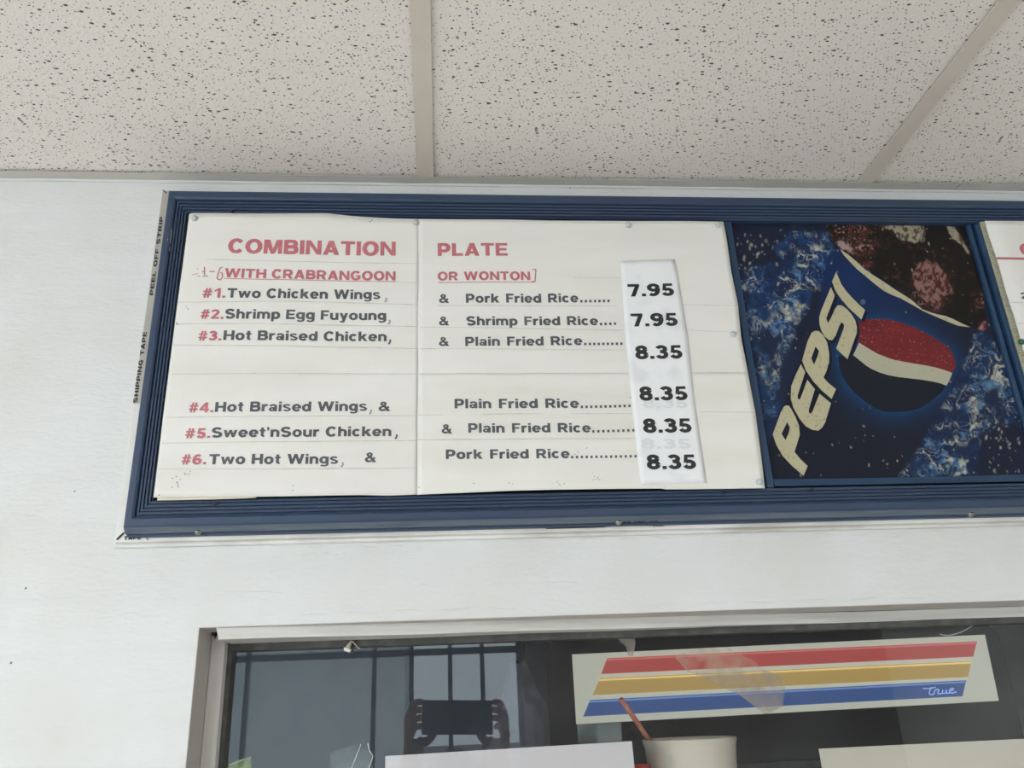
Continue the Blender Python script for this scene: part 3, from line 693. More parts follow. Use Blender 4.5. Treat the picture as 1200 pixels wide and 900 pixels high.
ribbon('underline', [[(263, 326.6), (463.5, 330)]], 0.8, MT['redink'], SL, Y)
for sm in ([(241.5, 304.3), (488, 309)], [(430, 329.5), (490, 331.6)], [(209, 354.6), (237, 354.8)], [(237, 354.2), (345, 353.2), (490, 357.3)], [(207, 380), (300, 379.4), (490, 383)],
           [(204, 404.5), (300, 405), (490, 408.6)], [(202, 438.5), (300, 437.6), (488, 438)], [(194, 489.5), (300, 488.2), (488, 486.9)], [(190, 519.3), (488, 516.2)], [(185, 549.4), (300, 549.8), (488, 548.4)]):
    ribbon('paste_seam', [sm], 0.75, MT['seam'], SL, Y)
rr = random.Random(3); fm = []
for (cx, cy, n_, s_) in ((208, 566, 9, 8), (219, 556, 5, 3), (185.3, 580, 1, .1), (207, 379.5, 3, 3), (344, 570, 2, 6), (433, 259.5, 3, 2), (217, 361, 2, 3)):
    for _ in range(n_):
        a, c = cx + rr.gauss(0, s_ * .6), cy + rr.gauss(0, s_ * .5); a = max(a, 184); fm.append([(a, c), (a + rr.uniform(.4, 1.4), c + rr.uniform(-.5, 1.2))])
ribbon('fly_specks', fm, 0.9, MT['grey'], SL, Y).__setitem__('kind', 'stuff')

SR = s2
L_('heading', 'PLATE', 513, 595, 300.3, 300, 14.8, MT['red'], SR, Y, 12)
L_('subheading', 'OR WONTON', 513, 621.5, 328.7, 328.2, 10, MT['red'], SR, Y, 12, 50)
ribbon('handwriting', [[(623.5, 316), (628, 315.4), (627, 330), (623, 329.6)]], 1.2, MT['redink'], SR, Y)
ribbon('underline', [[(513, 331.2), (627, 330.4)]], 0.8, MT['redink'], SR, Y)
def dots(x0, x1, y0, y1, n, par, Yp, s=2.6):
    mb = MB()
    for i in range(n):
        q = i / (n - 1); x = x0 + (x1 - x0 - s) * q; y = y0 + (y1 - y0) * q
        pp = [at(a, c, Yp) for a, c in ((x, y), (x + s, y), (x + s, y - s * 1.15), (x, y - s * 1.15))]
        mb.poly([(p[0], Yp + relief(p[0], p[2]) - 0.0005, p[2]) for p in pp])
    mb.build('dot_leader', MT['grey'], par, fix=False)
for (ab, tx, x0, x1, b0, b1, dx0, dx1, n_) in ((355.3, 'Pork Fried Rice', 546, 678, 355.3, 354.2, 680, 714.5, 7), (381.8, 'Shrimp Fried Rice', 546.7, 701, 382, 381, 703, 722, 4), (405.8, 'Plain Fried Rice', 545.3, 682.5, 406, 404.6, 684.5, 729.5, 9)):
    L_('ampersand', '&', 514.5, 526.5, ab, ab, 10.6, MT['grey'], SR, Y)
    L_('item_text', tx, x0, x1, b0, b1, 10.6, MT['grey'], SR, Y, 11, 60)
    dots(dx0, dx1, b1 + .3, b1 - .3, n_, SR, Y)
for sm in ([(513, 358.4), (723, 358.2)], [(797, 357), (864, 358.3)], [(492, 383.4), (731, 387)], [(492, 408.8), (735, 410.2)], [(803, 387), (868, 390)], [(672, 325.4), (726, 325.2)], [(800, 436.4), (876, 436.8)]):
    ribbon('paste_seam', [sm], 0.7, MT['seam'], SR, Y)
SD = s3; Y3 = SHY - 0.0006
for (ab, tx, x0, x1, b0, b1, dx0, dx1, n_) in ((None, 'Plain Fried Rice', 532.7, 678.5, 478.8, 478, 680.5, 739, 11), (508.3, 'Plain Fried Rice', 548.8, 692.5, 507.4, 506.8, 694, 743.5, 9), (None, 'Pork Fried Rice', 522.5, 667.5, 538.2, 537.2, 669, 746, 14)):
    if ab: L_('ampersand', '&', 517.5, 530, ab, ab, 11, MT['grey'], SD, Y3)
    L_('item_text', tx, x0, x1, b0, b1, 11, MT['grey'], SD, Y3, 11, 60)
    dots(dx0, dx1, b1 + .4, b1 - 1.0, n_, SD, Y3)
for sm in ([(490, 486.4), (600, 485), (742, 484.6)], [(821, 482.4), (884, 483.4)], [(490, 515.6), (745, 513.8)], [(780, 573), (779.5, 570)]):
    ribbon('paste_seam', [sm], 0.8, MT['seam'], SD, Y3)
fm = []
for (cx, cy, n_, s_) in ((598, 567, 2, 2), (655, 567, 5, 4), (700, 560, 6, 5), (555, 566, 1, 1), (490.5, 571, 2, .3), (684, 530, 5, 12), (738, 465, 1, .1)):
    for _ in range(n_):
        a, c = cx + rr.gauss(0, s_), cy + rr.gauss(0, s_ * .5); fm.append([(a, c), (a + rr.uniform(.4, 1.3), c + rr.uniform(-.5, 1))])
ribbon('fly_specks', fm, 0.8, MT['grey'], SD, Y3).__setitem__('kind', 'stuff')

YP = SHY - 0.0013
ps = sheet('price_strip', [(726.7, 306.5), (760, 305.4), (790, 305.3)], [(750.6, 568), (790, 566.6), (828, 566)], [(726.7, 306.5), (733, 400), (738.5, 455), (744, 510), (750.6, 568)],
           [(790, 305.3), (795, 330), (805, 392), (812, 455), (820, 512), (828, 566)], MT['price'], off=-0.0013, nu=12, nv=50,
           label='narrow tilted white paper strip with six printed prices pasted on the menu sheets', cat='price strip')
for (tx, x0, x1, b, cp) in (('7.95', 736.7, 790, 347, 14.4), ('7.95', 740.4, 794.3, 382.3, 15.2), ('8.35', 745.4, 799.8, 420.6, 15.6), ('8.35', 750.3, 806, 469, 16.2), ('8.35', 754.6, 810.8, 507, 16.6), ('8.35', 758.8, 816, 549.8, 17)):
    L_('price', tx, x0, x1, b + .3, b - .3, cp, MT['black'], ps, YP, 12)
ghost = mat('ghost_print', (222, 224, 226), 0.6)
for (x0, x1, b) in ((754, 806, 478), (752, 810, 526)): L_('showthrough', '8.35', x0, x1, b, b, 12, ghost, ps, YP, 12, lift=.0002)

def tack(x, y, label, Yp=SHY, material=None, r=0.0039):
    p = at(x, y, Yp - .002); pp = (p[0], Yp - 0.0010, p[2])
    mb = MB(); mb.lathe([(0.0002, .0030), (r * .55, .0027), (r * .9, .0015), (r, 0.0003), (r, -.0006)], pp, 20, 'y')
    t = empty('thumb_tack', pp, label=label, cat='thumb tack', group='round thumb tacks on the menu sheets')
    mb.build('cap', material or MT['pin'], t, smooth=True)
    MB().tube([(pp[0], pp[1] + .0008, pp[2]), (pp[0], pp[1] + .011, pp[2])], .0006, 6).build('spike', MT['screw'], t)
tack(228, 255.5, 'clear round tack in the top left corner of the COMBINATION sheet')
tack(487.2, 260.5, 'clear round tack at the top where the COMBINATION and PLATE sheets meet')
tack(736.6, 263, 'clear round tack at the top edge straight above the price strip')
tack(842, 263, 'clear round tack in the top right corner beside the cola poster')
tack(859.6, 391.5, 'clear round tack halfway down the right edge beside the cola poster')
tack(890.5, 564.5, 'clear round tack in the bottom right corner of the lower menu sheet', SHY - .0006)

# hairline cracks and brush ridges in the wall paint
wf = bpy.data.objects['wall_front']
for k_, pts in enumerate(([(259, 693), (285, 693.6), (312, 693), (330, 695)], [(120, 649), (128, 650.5), (136, 651)], [(194, 729), (198, 732)], [(640, 683), (662, 682), (676, 683)], [(492, 685), (504, 684)], [(960, 661), (966, 664)])):
    ribbon('paint_crack', [pts], .5, MT['seam'], wf, 0.0, .0002, False)
for k_, (xa, ya_, xb, yb_) in enumerate(((150, 639, 420, 636.5), (300, 642, 560, 640), (560, 634.5, 900, 628.5), (820, 630, 1190, 622), (330, 650, 430, 649), (240, 724, 700, 709), (700, 711, 1190, 697))):
    pts = []
    for q_ in range(41):
        u = q_ / 40; p = at(xa + (xb - xa) * u, ya_ + (yb_ - ya_) * u + .8 * math.sin(q_ * .9 + k_) + .5 * math.sin(q_ * 2.3), 0); pts.append((p[0], .0006, p[2]))
    MB().tube(pts, [.0004 + .0011 * math.sin(math.pi * q_ / 40) * (.6 + .4 * math.sin(q_ * 1.3)) for q_ in range(41)], 8).build('paint_ridge', MT['wall'], wf, smooth=True)

# ------------------------------------------------------------------ second menu sheet at the right edge
x4 = at(1154.5, 258, SHY)[0]; x5 = 1.50; z4 = at(1170, 258.5, SHY)[2]
cb = MB(); cx0, cx1 = at(1149, 262, -.030)[0], at(1156.5, 262, -.030)[0]
cz1, cz0_ = at(1153, 260.2, -.030)[2], zB + .003
nrib = 96
for i in range(nrib):
    a = cz0_ + (cz1 - cz0_) * i / nrib; h = (cz1 - cz0_) / nrib
    cb.box(cx0, -.0315, a + h * .12, 1.5, -.0285, a + h * .88)
cbo = cb.build('corrugated_board', MT['corr'], board, label='cream corrugated plastic board', kind='stuff')
mb = MB()
mb.box(cx0 + .0008, -.0300, cz0_, 1.49, -.0290, cz1); mb.build('liner', MT['yellowed'], cbo)
n = 40; zz = np.linspace(z4, zB + .004, n + 1); verts = []; fcs = []
for j, z in enumerate(zz):
    for i in range(31):
        x = x4 + (x5 - x4) * i / 30 + (0.0006 * math.sin(z * 70) if i == 0 else 0); verts.append((x, SHY + relief(x, z), z))
for j in range(n):
    for i in range(30): a = j * 31 + i; fcs.append((a, a + 31, a + 32, a + 1))
me = bpy.data.meshes.new('menu_sheet'); me.from_pydata(verts, [], fcs)
s4 = link('menu_sheet', me, MT['paper'], None, True, label='white menu sheet with a red ruled line, right of the cola poster', cat='menu sheet')
m = s4.modifiers.new('thickness', 'SOLIDIFY'); m.thickness = .0006; m.offset = -1
ribbon('ruled_line', [[(1168, 302.6), (1260, 304)]], 3.2, MT['red'], s4, SHY)
L_('heading', 'C', 1197.6, 1214, 299.5, 300, 14, MT['red'], s4, SHY, 13)
L_('item_text', '2', 1196.6, 1206, 350.2, 350.2, 7, MT['grey'], s4, SHY, 13)
for sm in ([(1184, 354.6), (1260, 355.5)], [(1192, 379), (1260, 380)]): ribbon('paste_seam', [sm], 0.8, MT['seam'], s4, SHY)
tack(1197.8, 400, 'dark green round tack at the left edge of the sheet right of the poster', material=MT['green'])

# ------------------------------------------------------------------ the drink poster: a flat print in its channel
YQ = -0.0215
qx0, qx1 = d1 + .0004, r0 - .0004; qz1, qz0 = zT - .0008, at(1050, 563, YQ)[2]
rng = np.random.RandomState(5)
LAT = rng.rand(256, 256)
def vn(x, y):
    xi = np.floor(x).astype(int); yi = np.floor(y).astype(int); fx = x - xi; fy = y - yi
    fx = fx * fx * (3 - 2 * fx); fy = fy * fy * (3 - 2 * fy)
    g = lambda i, j: LAT[i % 256, j % 256]
    return (g(xi, yi) * (1 - fx) + g(xi + 1, yi) * fx) * (1 - fy) + (g(xi, yi + 1) * (1 - fx) + g(xi + 1, yi + 1) * fx) * fy
def fbm(x, y, o=5, ridge=False):
    s = 0; a = .5; t = 0
    for i in range(o):
        v = vn(x + 17.3 * i, y + 9.1 * i)
        if ridge: v = 1 - np.abs(2 * v - 1)
        s = s + a * v; t += a; x = x * 2.03; y = y * 2.03; a *= .55
    return s / t
NX, NZ = 420, 430
gx, gz = np.meshgrid(np.linspace(qx0, qx1, NX), np.linspace(qz1, qz0, NZ))
q = np.stack([gx, np.full_like(gx, YQ) + D, gz - EZ], -1) @ M.T
U = q[..., 0] / q[..., 2] * F + 600; Vv = q[..., 1] / q[..., 2] * F + 450
def sdist(poly):
    """signed distance to an outline, positive inside"""
    P_ = np.array(poly, float); d = np.full(U.shape, 1e9); ins = np.zeros(U.shape, bool)
    for i in range(len(P_)):
        a, b_ = P_[i], P_[(i + 1) % len(P_)]; e = b_ - a
        t = np.clip(((U - a[0]) * e[0] + (Vv - a[1]) * e[1]) / (e @ e), 0, 1)
        d = np.minimum(d, np.hypot(U - a[0] - t * e[0], Vv - a[1] - t * e[1]))
        c = ((a[1] > Vv) != (b_[1] > Vv)) & (U < (b_[0] - a[0]) * (Vv - a[1]) / (b_[1] - a[1] + 1e-12) + a[0]); ins ^= c
    return np.where(ins, d, -d)
def soft(poly, f, n=0):
    d = sdist(poly)
    if n: d = d + (fbm(U / 9, Vv / 9) - .5) * n
    return np.clip(.5 + d / f, 0, 1)[..., None]
def ss(v, a, b_): t = np.clip((v - a) / (b_ - a), 0, 1); return t * t * (3 - 2 * t)
C = lambda *c: lin(c)[None, None, :]
n1 = fbm(U / 30, Vv / 30)[..., None]; nf = fbm(U / 6, Vv / 6)[..., None]
img = C(36, 41, 60) * (0.85 + .3 * n1)
img = img * (1 - .8 * ss(Vv[..., None], 330, 480) * ss(-U[..., None], -960, -880) * n1) + C(34, 62, 104) * .8 * ss(Vv[..., None], 330, 480) * ss(-U[..., None], -960, -880) * n1
def splash(img, poly, feather, nn, sc, env0, seed=0, blue=(36, 70, 122)):
    m_ = soft(poly, feather, nn)
    ux = U + 30 * (fbm(U / 15 + seed, Vv / 15 + 3, 3) - .5); vy = Vv + 30 * (fbm(U / 15 + 7, Vv / 15 + seed, 3) - .5)
    rid = lambda k, o_: (1 - np.abs(2 * vn(ux / k + o_, vy / (k * 1.25) + seed) - 1))[..., None]
    st = ss(rid(sc, 0), .84, .97) * .8 + ss(rid(sc * .55, 9), .86, .98) * .55
    bl_ = ss(fbm(ux / sc + 31, vy / sc + seed, 4)[..., None], .56, .70)
    env = m_ * ss(fbm(U / 22 + seed, Vv / 22, 2)[..., None], env0, env0 + .2)
    b0 = m_ * (.35 + .65 * ss(fbm(ux / 11, vy / 11 + seed, 3)[..., None], .35, .65)) * .85
    img = img * (1 - b0) + C(*blue) * b0
    dk = ss(fbm(ux / (sc * .8) + 50, vy / (sc * .8), 3)[..., None], .56, .66) * m_ * .8
    img = img * (1 - dk) + C(30, 42, 74) * dk
    t_ = ss(fbm(U / 10 + seed, Vv / 10 + 60, 3)[..., None], .40, .60); hi_ = C(196, 198, 182) * t_ + C(96, 136, 172) * (1 - t_)
    h = np.clip(st + bl_ * .75, 0, 1) * env * (.45 + .55 * ss(fbm(U / 4, Vv / 4 + seed, 2)[..., None], .3, .6))
    return img * (1 - h) + hi_ * h
LS = [(927, 265), (948, 270), (972, 278), (976, 295), (968, 318), (950, 350), (938, 380), (925, 398), (900, 386), (880, 392), (872, 370), (880, 350), (868, 330), (884, 312), (912, 305), (912, 285)]
img = splash(img, LS, 7, 22, 8.5, .22, 1)
img = splash(img, [(866, 325), (874, 322), (880, 345), (886, 400), (905, 455), (910, 478), (893, 490), (889, 470), (880, 420)], 10, 20, 7, .34, 4, (40, 72, 112))
img = splash(img, [(918, 395), (926, 396), (912, 440), (905, 480), (896, 482), (905, 440)], 7, 12, 6, .3, 9, (38, 68, 108))
img = splash(img, [(1147, 388), (1158, 396), (1172, 412), (1186, 438), (1192, 470), (1196, 500), (1176, 496), (1152, 505), (1146, 530), (1146, 558), (1052, 558), (1078, 522), (1100, 478), (1118, 452), (1130, 428), (1138, 405)], 5, 12, 10, .26, 14, (36, 60, 98))
# the cup of cola
CUP = [(968, 300), (984, 290), (1013, 312), (1067, 350), (1100, 368), (1138, 383), (1130, 425), (1112, 462), (1085, 508), (1052, 560), (1045, 575), (895, 578), (900, 520), (925, 455), (948, 395), (958, 360), (966, 325)]
cm_ = soft(CUP, 5, 0)
body = C(33, 37, 50) * (.9 + .2 * n1)
GL = [(1003, 379), (1015, 374.7), (1030, 374), (1042.5, 375.5), (1065, 382), (1088, 392.8), (1105, 403), (1116, 414.5), (1119, 425), (1115, 437.5), (1108.5, 452), (1098, 464), (1080, 477), (1057, 483), (1035, 483), (1011, 469), (993, 452), (982, 428), (980, 410), (990, 390)]
gd = -sdist(GL)[..., None]
glow = np.exp(-np.clip(gd, 0, 99) / 9.0) * (0.7 + .5 * n1)
topb = ss(-Vv[..., None], -400, -320) * (0.55 + .6 * n1)
body = body * (1 - topb * .8) + C(28, 56, 112) * topb * .85
body = body * (1 - np.clip(glow, 0, 1) * .8) + C(30, 74, 126) * np.clip(glow, 0, 1) * .8
img = img * (1 - cm_) + body * cm_
COLA = [(960, 250), (966, 262), (974, 280), (984, 292), (1004, 307), (1014, 316), (1035, 330), (1067, 351), (1080, 362), (1116, 373), (1138, 384), (1156, 388), (1150, 330), (1146, 250)]
km = soft(COLA, 2.5); kc = C(34, 31, 29) * (.9 + .3 * n1)
sp = ss(fbm(U / 5, Vv / 5 + 40)[..., None], .56, .72) * ss(fbm(U / 25 + 5, Vv / 25)[..., None], .42, .6)
kc = kc * (1 - sp * .7) + C(88, 52, 48) * sp * .7
for (cx, cy, rx_, ry_, k_) in ((995, 268, 26, 12, .8), (1008, 290, 16, 9, .9), (1014, 312, 7, 4, .9), (1088, 345, 16, 16, .8), (1150, 352, 6, 8, .8), (1155, 382, 6, 5, .9)):
    e = np.exp(-(((U - cx) / rx_) ** 2 + ((Vv - cy) / ry_) ** 2))[..., None]; t_ = ss(fbm(U / 4 + cx, Vv / 4)[..., None], .42, .62) * e * k_
    kc = kc * (1 - t_) + C(116, 62, 56) * t_; t2 = ss(fbm(U / 2.2 + cx, Vv / 2.2, 3)[..., None], .62, .74) * e; kc = kc * (1 - t2) + C(186, 150, 140) * t2
s2_ = ss(fbm(U / 2.6, Vv / 2.6 + 9)[..., None], .70, .80) * .6 * sp; kc = kc * (1 - s2_) + C(170, 140, 125) * s2_
for (pol, c1, c2) in (([(1028, 256), (1082, 258), (1082.5, 281), (1073, 285), (1057, 283), (1046, 272), (1034, 267)], (168, 160, 138), (84, 74, 64)),
                      ([(1068, 322), (1076, 308), (1088, 304), (1098, 309), (1108, 322), (1119, 343), (1106, 350), (1098, 362), (1084, 352), (1072, 338)], (146, 112, 104), (82, 42, 40)),
                      ([(1110, 265), (1118, 267), (1128, 281), (1135, 296), (1126, 287), (1117, 279)], (170, 162, 138), (90, 76, 66)),
                      ([(977, 284), (985, 280), (998, 292), (1000, 298), (984, 292)], (176, 150, 146), (90, 60, 60)),
                      ([(1160, 372), (1158, 382), (1152, 388), (1146, 386)], (170, 120, 120), (100, 50, 50))):
    im = soft(pol, 2, 7); t_ = ss(fbm(U / 3.2 + Vv / 9, Vv / 5 + pol[0][0] - U / 9, 5)[..., None], .38, .60)
    kc = kc * (1 - im) + (C(*c1) * t_ + C(*c2) * (1 - t_)) * im
img = img * (1 - km) + kc * km
r2_ = np.random.RandomState(2)
for i in range(260):                                     # printed water drops
    cx, cy = r2_.uniform(860, 1195), r2_.uniform(262, 560); s_ = abs(r2_.normal(0, .3)) + .45
    if i < 45: cx, cy, s_ = r2_.uniform(862, 912), r2_.uniform(275, 345), r2_.uniform(.5, 1.5)
    if 60 <= i < 90: cx, cy, s_ = r2_.uniform(1155, 1195), r2_.uniform(500, 556), r2_.uniform(.5, 1.5)
    an = r2_.uniform(-.9, .9); du, dv_ = (U - cx) * math.cos(an) + (Vv - cy) * math.sin(an), -(U - cx) * math.sin(an) + (Vv - cy) * math.cos(an)
    e = np.exp(-((du / s_) ** 2 + (dv_ / (s_ * r2_.uniform(1.1, 2.4))) ** 2) ** 2)[..., None] * r2_.uniform(.2, .8)
    img = img * (1 - e) + C(188, 188, 172) * e
img = np.clip(img * .84, 0, 1)
bow = lambda x, z: -0.0012 * math.sin(math.pi * (x - qx0) / (qx1 - qx0))
vz = np.stack([gx, YQ - 0.0012 * np.sin(np.pi * (gx - qx0) / (qx1 - qx0)), gz], -1).reshape(-1, 3)
ii = np.arange(NX * NZ).reshape(NZ, NX)
fc = np.stack([ii[:-1, :-1], ii[1:, :-1], ii[1:, 1:], ii[:-1, 1:]], -1).reshape(-1, 4)
me = bpy.data.meshes.new('print'); me.vertices.add(len(vz)); me.vertices.foreach_set('co', vz.ravel().astype(np.float32))
me.loops.add(fc.size); me.loops.foreach_set('vertex_index', fc.ravel().astype(np.int32)); me.polygons.add(len(fc))
me.polygons.foreach_set('loop_start', (np.arange(len(fc)) * 4).astype(np.int32)); me.update(calc_edges=True)
ca = me.color_attributes.new('ink', 'FLOAT_COLOR', 'POINT')
ca.data.foreach_set('color', np.concatenate([img.reshape(-1, 3), np.ones((NX * NZ, 1))], 1).ravel().astype(np.float32))
pm = mat('poster_print', (60, 60, 80), 0.5, 0.15); vc = pm.node_tree.nodes.new('ShaderNodeVertexColor'); vc.layer_name = 'ink'
pm.node_tree.links.new(vc.outputs[0], pm.node_tree.nodes['Principled BSDF'].inputs['Base Color'])
poster = empty('drink_poster', ((qx0 + qx1) / 2, YQ, qz0), label='blue cola poster with a tilted cup, cream letters and splashing water in the board', cat='poster')
link('print', me, pm, poster)
bkp = MB().box(qx0, YQ + .0002, qz0, qx1, YQ + .0018, qz1).build('backing', MT['navy_lip'], poster)
def flat(name, pts, material, lift, holes=None, par=poster, Yb=YQ, dx=0, dy=0, **k):
    """a flat printed shape; a hole is cut as a second contour"""
    loops = [[(lambda p: Vector((p[0], Yb + (bow(p[0], 0) if par is poster else 0) - lift, p[2])))(at(a + dx, c + dy, Yb)) for a, c in pp] for pp in [pts] + (holes or [])]
    tris = tessellate_polygon([[Vector((v.x, v.z, 0)) for v in lp_] for lp_ in loops])
    vs = [tuple(v) for lp_ in loops for v in lp_]
    fs = []
    for t_ in tris:
        a, b_, c = (Vector(vs[q_]) for q_ in t_); fs.append(tuple(t_) if (b_ - a).cross(c - a).y < 0 else tuple(t_)[::-1])
    me_ = bpy.data.meshes.new(name); me_.from_pydata(vs, [], fs); me_.update()
    return link(name, me_, material, par, **k)
def c3(pts): return [(890 + a / 7.5, 310 + c / 7.5) for a, c in pts]
def c4(pts): return [(890 + a / 5.625, 410 + c / 5.625) for a, c in pts]
def smooth_(pts, it=1):
    for _ in range(it):
        o_ = []
        for i in range(len(pts)):
            a, b_ = np.array(pts[i]), np.array(pts[(i + 1) % len(pts)]); o_ += [tuple(a * .8 + b_ * .2), tuple(a * .2 + b_ * .8)]
        pts = o_
    return pts
LI = c3([(668, 72), (632, 155), (660, 235), (715, 315), (780, 390), (835, 440), (890, 490), (922, 405), (865, 355), (810, 300), (760, 245), (715, 180)])
LSs = c3([(622, 205), (655, 275), (650, 300), (600, 430), (582, 480), (597, 520), (625, 470), (655, 400), (680, 365), (715, 365), (760, 395), (800, 440), (835, 495), (850, 555), (848, 610), (830, 660), (768, 838), (668, 745), (700, 660), (735, 565), (738, 535), (715, 512), (695, 545), (665, 630), (635, 670), (605, 668), (570, 640), (540, 590), (522, 530), (520, 470), (535, 415), (570, 330)])
LP2 = [(954.7, 388.3), (950.5, 390.5), (946, 400), (939.4, 422.8), (943.5, 434), (952.2, 447.3), (962, 458), (973.9, 468.1), (978.9, 456.6), (970, 449.5), (964.3, 442.9), (968, 435), (970.8, 425), (971, 415.3), (968.7, 402), (964, 393.5), (959, 388.8)]
LP2h = [(955, 406.7), (959, 412), (957.5, 418), (953.3, 428), (950, 420.7)]
LE = c4([(270, 97), (298, 150), (248, 305), (250, 325), (262, 330), (272, 310), (312, 200), (362, 262), (322, 395), (322, 415), (334, 424), (345, 412), (392, 292), (467, 355), (430, 480), (410, 515), (385, 535), (345, 530), (300, 505), (261, 455), (221, 385), (203, 320), (207, 240), (235, 170)])
LP1 = c4([(175, 368), (160, 375), (140, 410), (85, 560), (110, 630), (150, 700), (210, 765), (288, 832), (315, 768), (270, 725), (228, 675), (245, 620), (263, 560), (258, 502), (235, 445), (207, 392), (192, 371)])
LP1h = c4([(180, 478), (198, 515), (190, 550), (170, 597), (143, 555)])
flat('emblem_red', [(1003.3, 378.7), (1015.3, 374.7), (1030, 374), (1042.5, 375.5), (1055, 378.5), (1065, 382.3), (1077, 387), (1087.5, 392.8), (1097, 398), (1105.5, 403.3), (1112, 409), (1116, 414.5), (1119.3, 425), (1118.5, 431), (1115.3, 437.5), (1104, 433.3), (1095, 431), (1084.5, 428.8), (1070, 426.5), (1057.5, 424.3), (1048, 422.5), (1039.5, 419.8), (1029, 415.8), (1020, 410.8), (1006, 402), (1003, 395)], MT['pred'], .0003)
flat('emblem_wave', [(1006, 402), (1020, 410.8), (1029, 415.8), (1039.5, 419.8), (1048, 422.5), (1057.5, 424.3), (1070, 426.5), (1084.5, 428.8), (1095, 431), (1104, 433.3), (1115.3, 437.5), (1112.5, 445), (1108.5, 452.3), (1101, 449.5), (1092, 447.5), (1078, 445.3), (1065, 443.8), (1051, 442.2), (1039.5, 440), (1030, 437), (1020, 432.5), (1014, 428.7), (999.3, 416.7)], MT['cream2'], .0003)
flat('emblem_navy', [(999.3, 416.7), (1014, 428.7), (1020, 432.5), (1030, 437), (1039.5, 440), (1051, 442.2), (1065, 443.8), (1078, 445.3), (1092, 447.5), (1101, 449.5), (1108.5, 452.3), (1104, 458.5), (1098, 464), (1090, 471), (1080, 477.5), (1069, 481.5), (1057.5, 482.8), (1046, 483.3), (1035, 482.8), (1022, 477.5), (1011, 469), (1001, 461), (993, 451.8), (986, 440), (982.4, 427.8), (982, 418)], MT['pnavy'], .0003)
rim = [(984, 292.7), (994, 299.5), (1004, 308), (1013.3, 316.7), (1024, 324), (1034.7, 330.7), (1050, 341), (1066.7, 351.3), (1080, 362.8), (1090, 366.5), (1098, 368.8), (1107, 370.5), (1116, 374), (1126, 379), (1137, 383.8), (1122, 382), (1108, 376.5), (1095, 371), (1083, 366), (1069.5, 358.3), (1054.5, 350), (1044, 346), (1034.7, 341.3), (1024, 333), (1013.3, 324), (1003, 315.5), (994.7, 306.7), (988, 299.5)]
flat('cup_rim', rim, MT['cream'], .0003)
for nm, L0, hh in (('I', LI, None), ('S', LSs, None), ('P', LP2, LP2h), ('E', LE, None), ('P', LP1, LP1h)):
    for q_ in (1.5, 3.2): flat('letter_drop', L0, MT['shade'], .0004 + .00005 * q_, None, dx=q_ * 1.0, dy=q_ * .95)
    flat('letter', L0, MT['cream'], .0008, [hh] if hh else None)
flat('letter_tip_drop', c3([(622, 205), (632, 155), (660, 235), (655, 275)]), MT['shade'], .0007)
ribbon('trade_mark', [[(1010.5 + 2.6 * math.cos(a), 354.6 + 2.6 * math.sin(a)) for a in np.linspace(0, 6.28, 13)], [(1009.8, 356), (1009.8, 353), (1011.4, 353.4), (1010, 354.6), (1011.6, 356)]], .6, mat('mark_blue', (110, 140, 170), .5), poster, YQ, .0018, False)
# lower lip with the poster's edge sagging over it, upper lip
t = MB(); n = 30; A_, B_ = [], []
for i in range(n + 1):
    x = qx0 + (qx1 - qx0) * i / n; s_ = math.sin(math.pi * min(1, i / n)); A_.append((x, YQ - .0035, qz0 + .0035 - .001 * s_)); B_.append((x, -.029, qz0 - .0060))
t.quads(A_, B_); t.build('poster_lip', MT['navy_lip'], board)
t = MB(); A_, B_ = [], []
for i in range(n + 1):
    u = i / n; x = at(925, 563, YQ)[0] + (qx1 - at(925, 563, YQ)[0]) * u; h = .0034 * math.sin(math.pi * u) ** .7
    zc = at(1050, 565.5, YQ - .004)[2]; A_.append((x, YQ - .0042, zc + h * .6)); B_.append((x, YQ - .0046, zc - h * .5))
t.quads(A_, B_); t.build('sag_gap', mat('gap_navy', (22, 38, 62), .6), board)

# ------------------------------------------------------------------ writing on the foil tape
def vtext(text, x0, y0, x1, y1, Yp, hpx, par):
    """text running up the strip from (x0,y0) to (x1,y1); letter tops face left"""
    pol, wd = glyphs(text, 16, 60); A = np.array(at(x0, y0, Yp)); B = np.array(at(x1, y1, Yp)); mb = MB()
    for q_ in pol:
        mb.poly([tuple(A + (B - A) * (gx_ / wd) + np.array([-hpx * .001 * gy / 100, -.0002, 0])) for gx_, gy in q_])
    mb.build('tape_writing', MT['ink'], par, fix=False)
vtext('SHIPPING TAPE', 160.8, 472, 172.2, 389, -.0145, 4.4, board)
vtext('PEEL OFF STRIP', 179.4, 346, 191.4, 254, -.0145, 4.0, board)
lettering('tape_writing', 'TAPE', 144.8, 165.5, 633.0, 632.2, 4.4, MT['ink'], board, -.0145, 14, rel=False)
lettering('tape_writing', 'EL OFF SH', 731, 771, 613.2, 612.6, 3.6, MT['ink'], board, -.0255, 14, 60, rel=False)
lettering('tape_writing', 'SHIP', 764.5, 778, 617.4, 617.0, 1.8, MT['ink'], board, -.0147, 14, 60, rel=False)

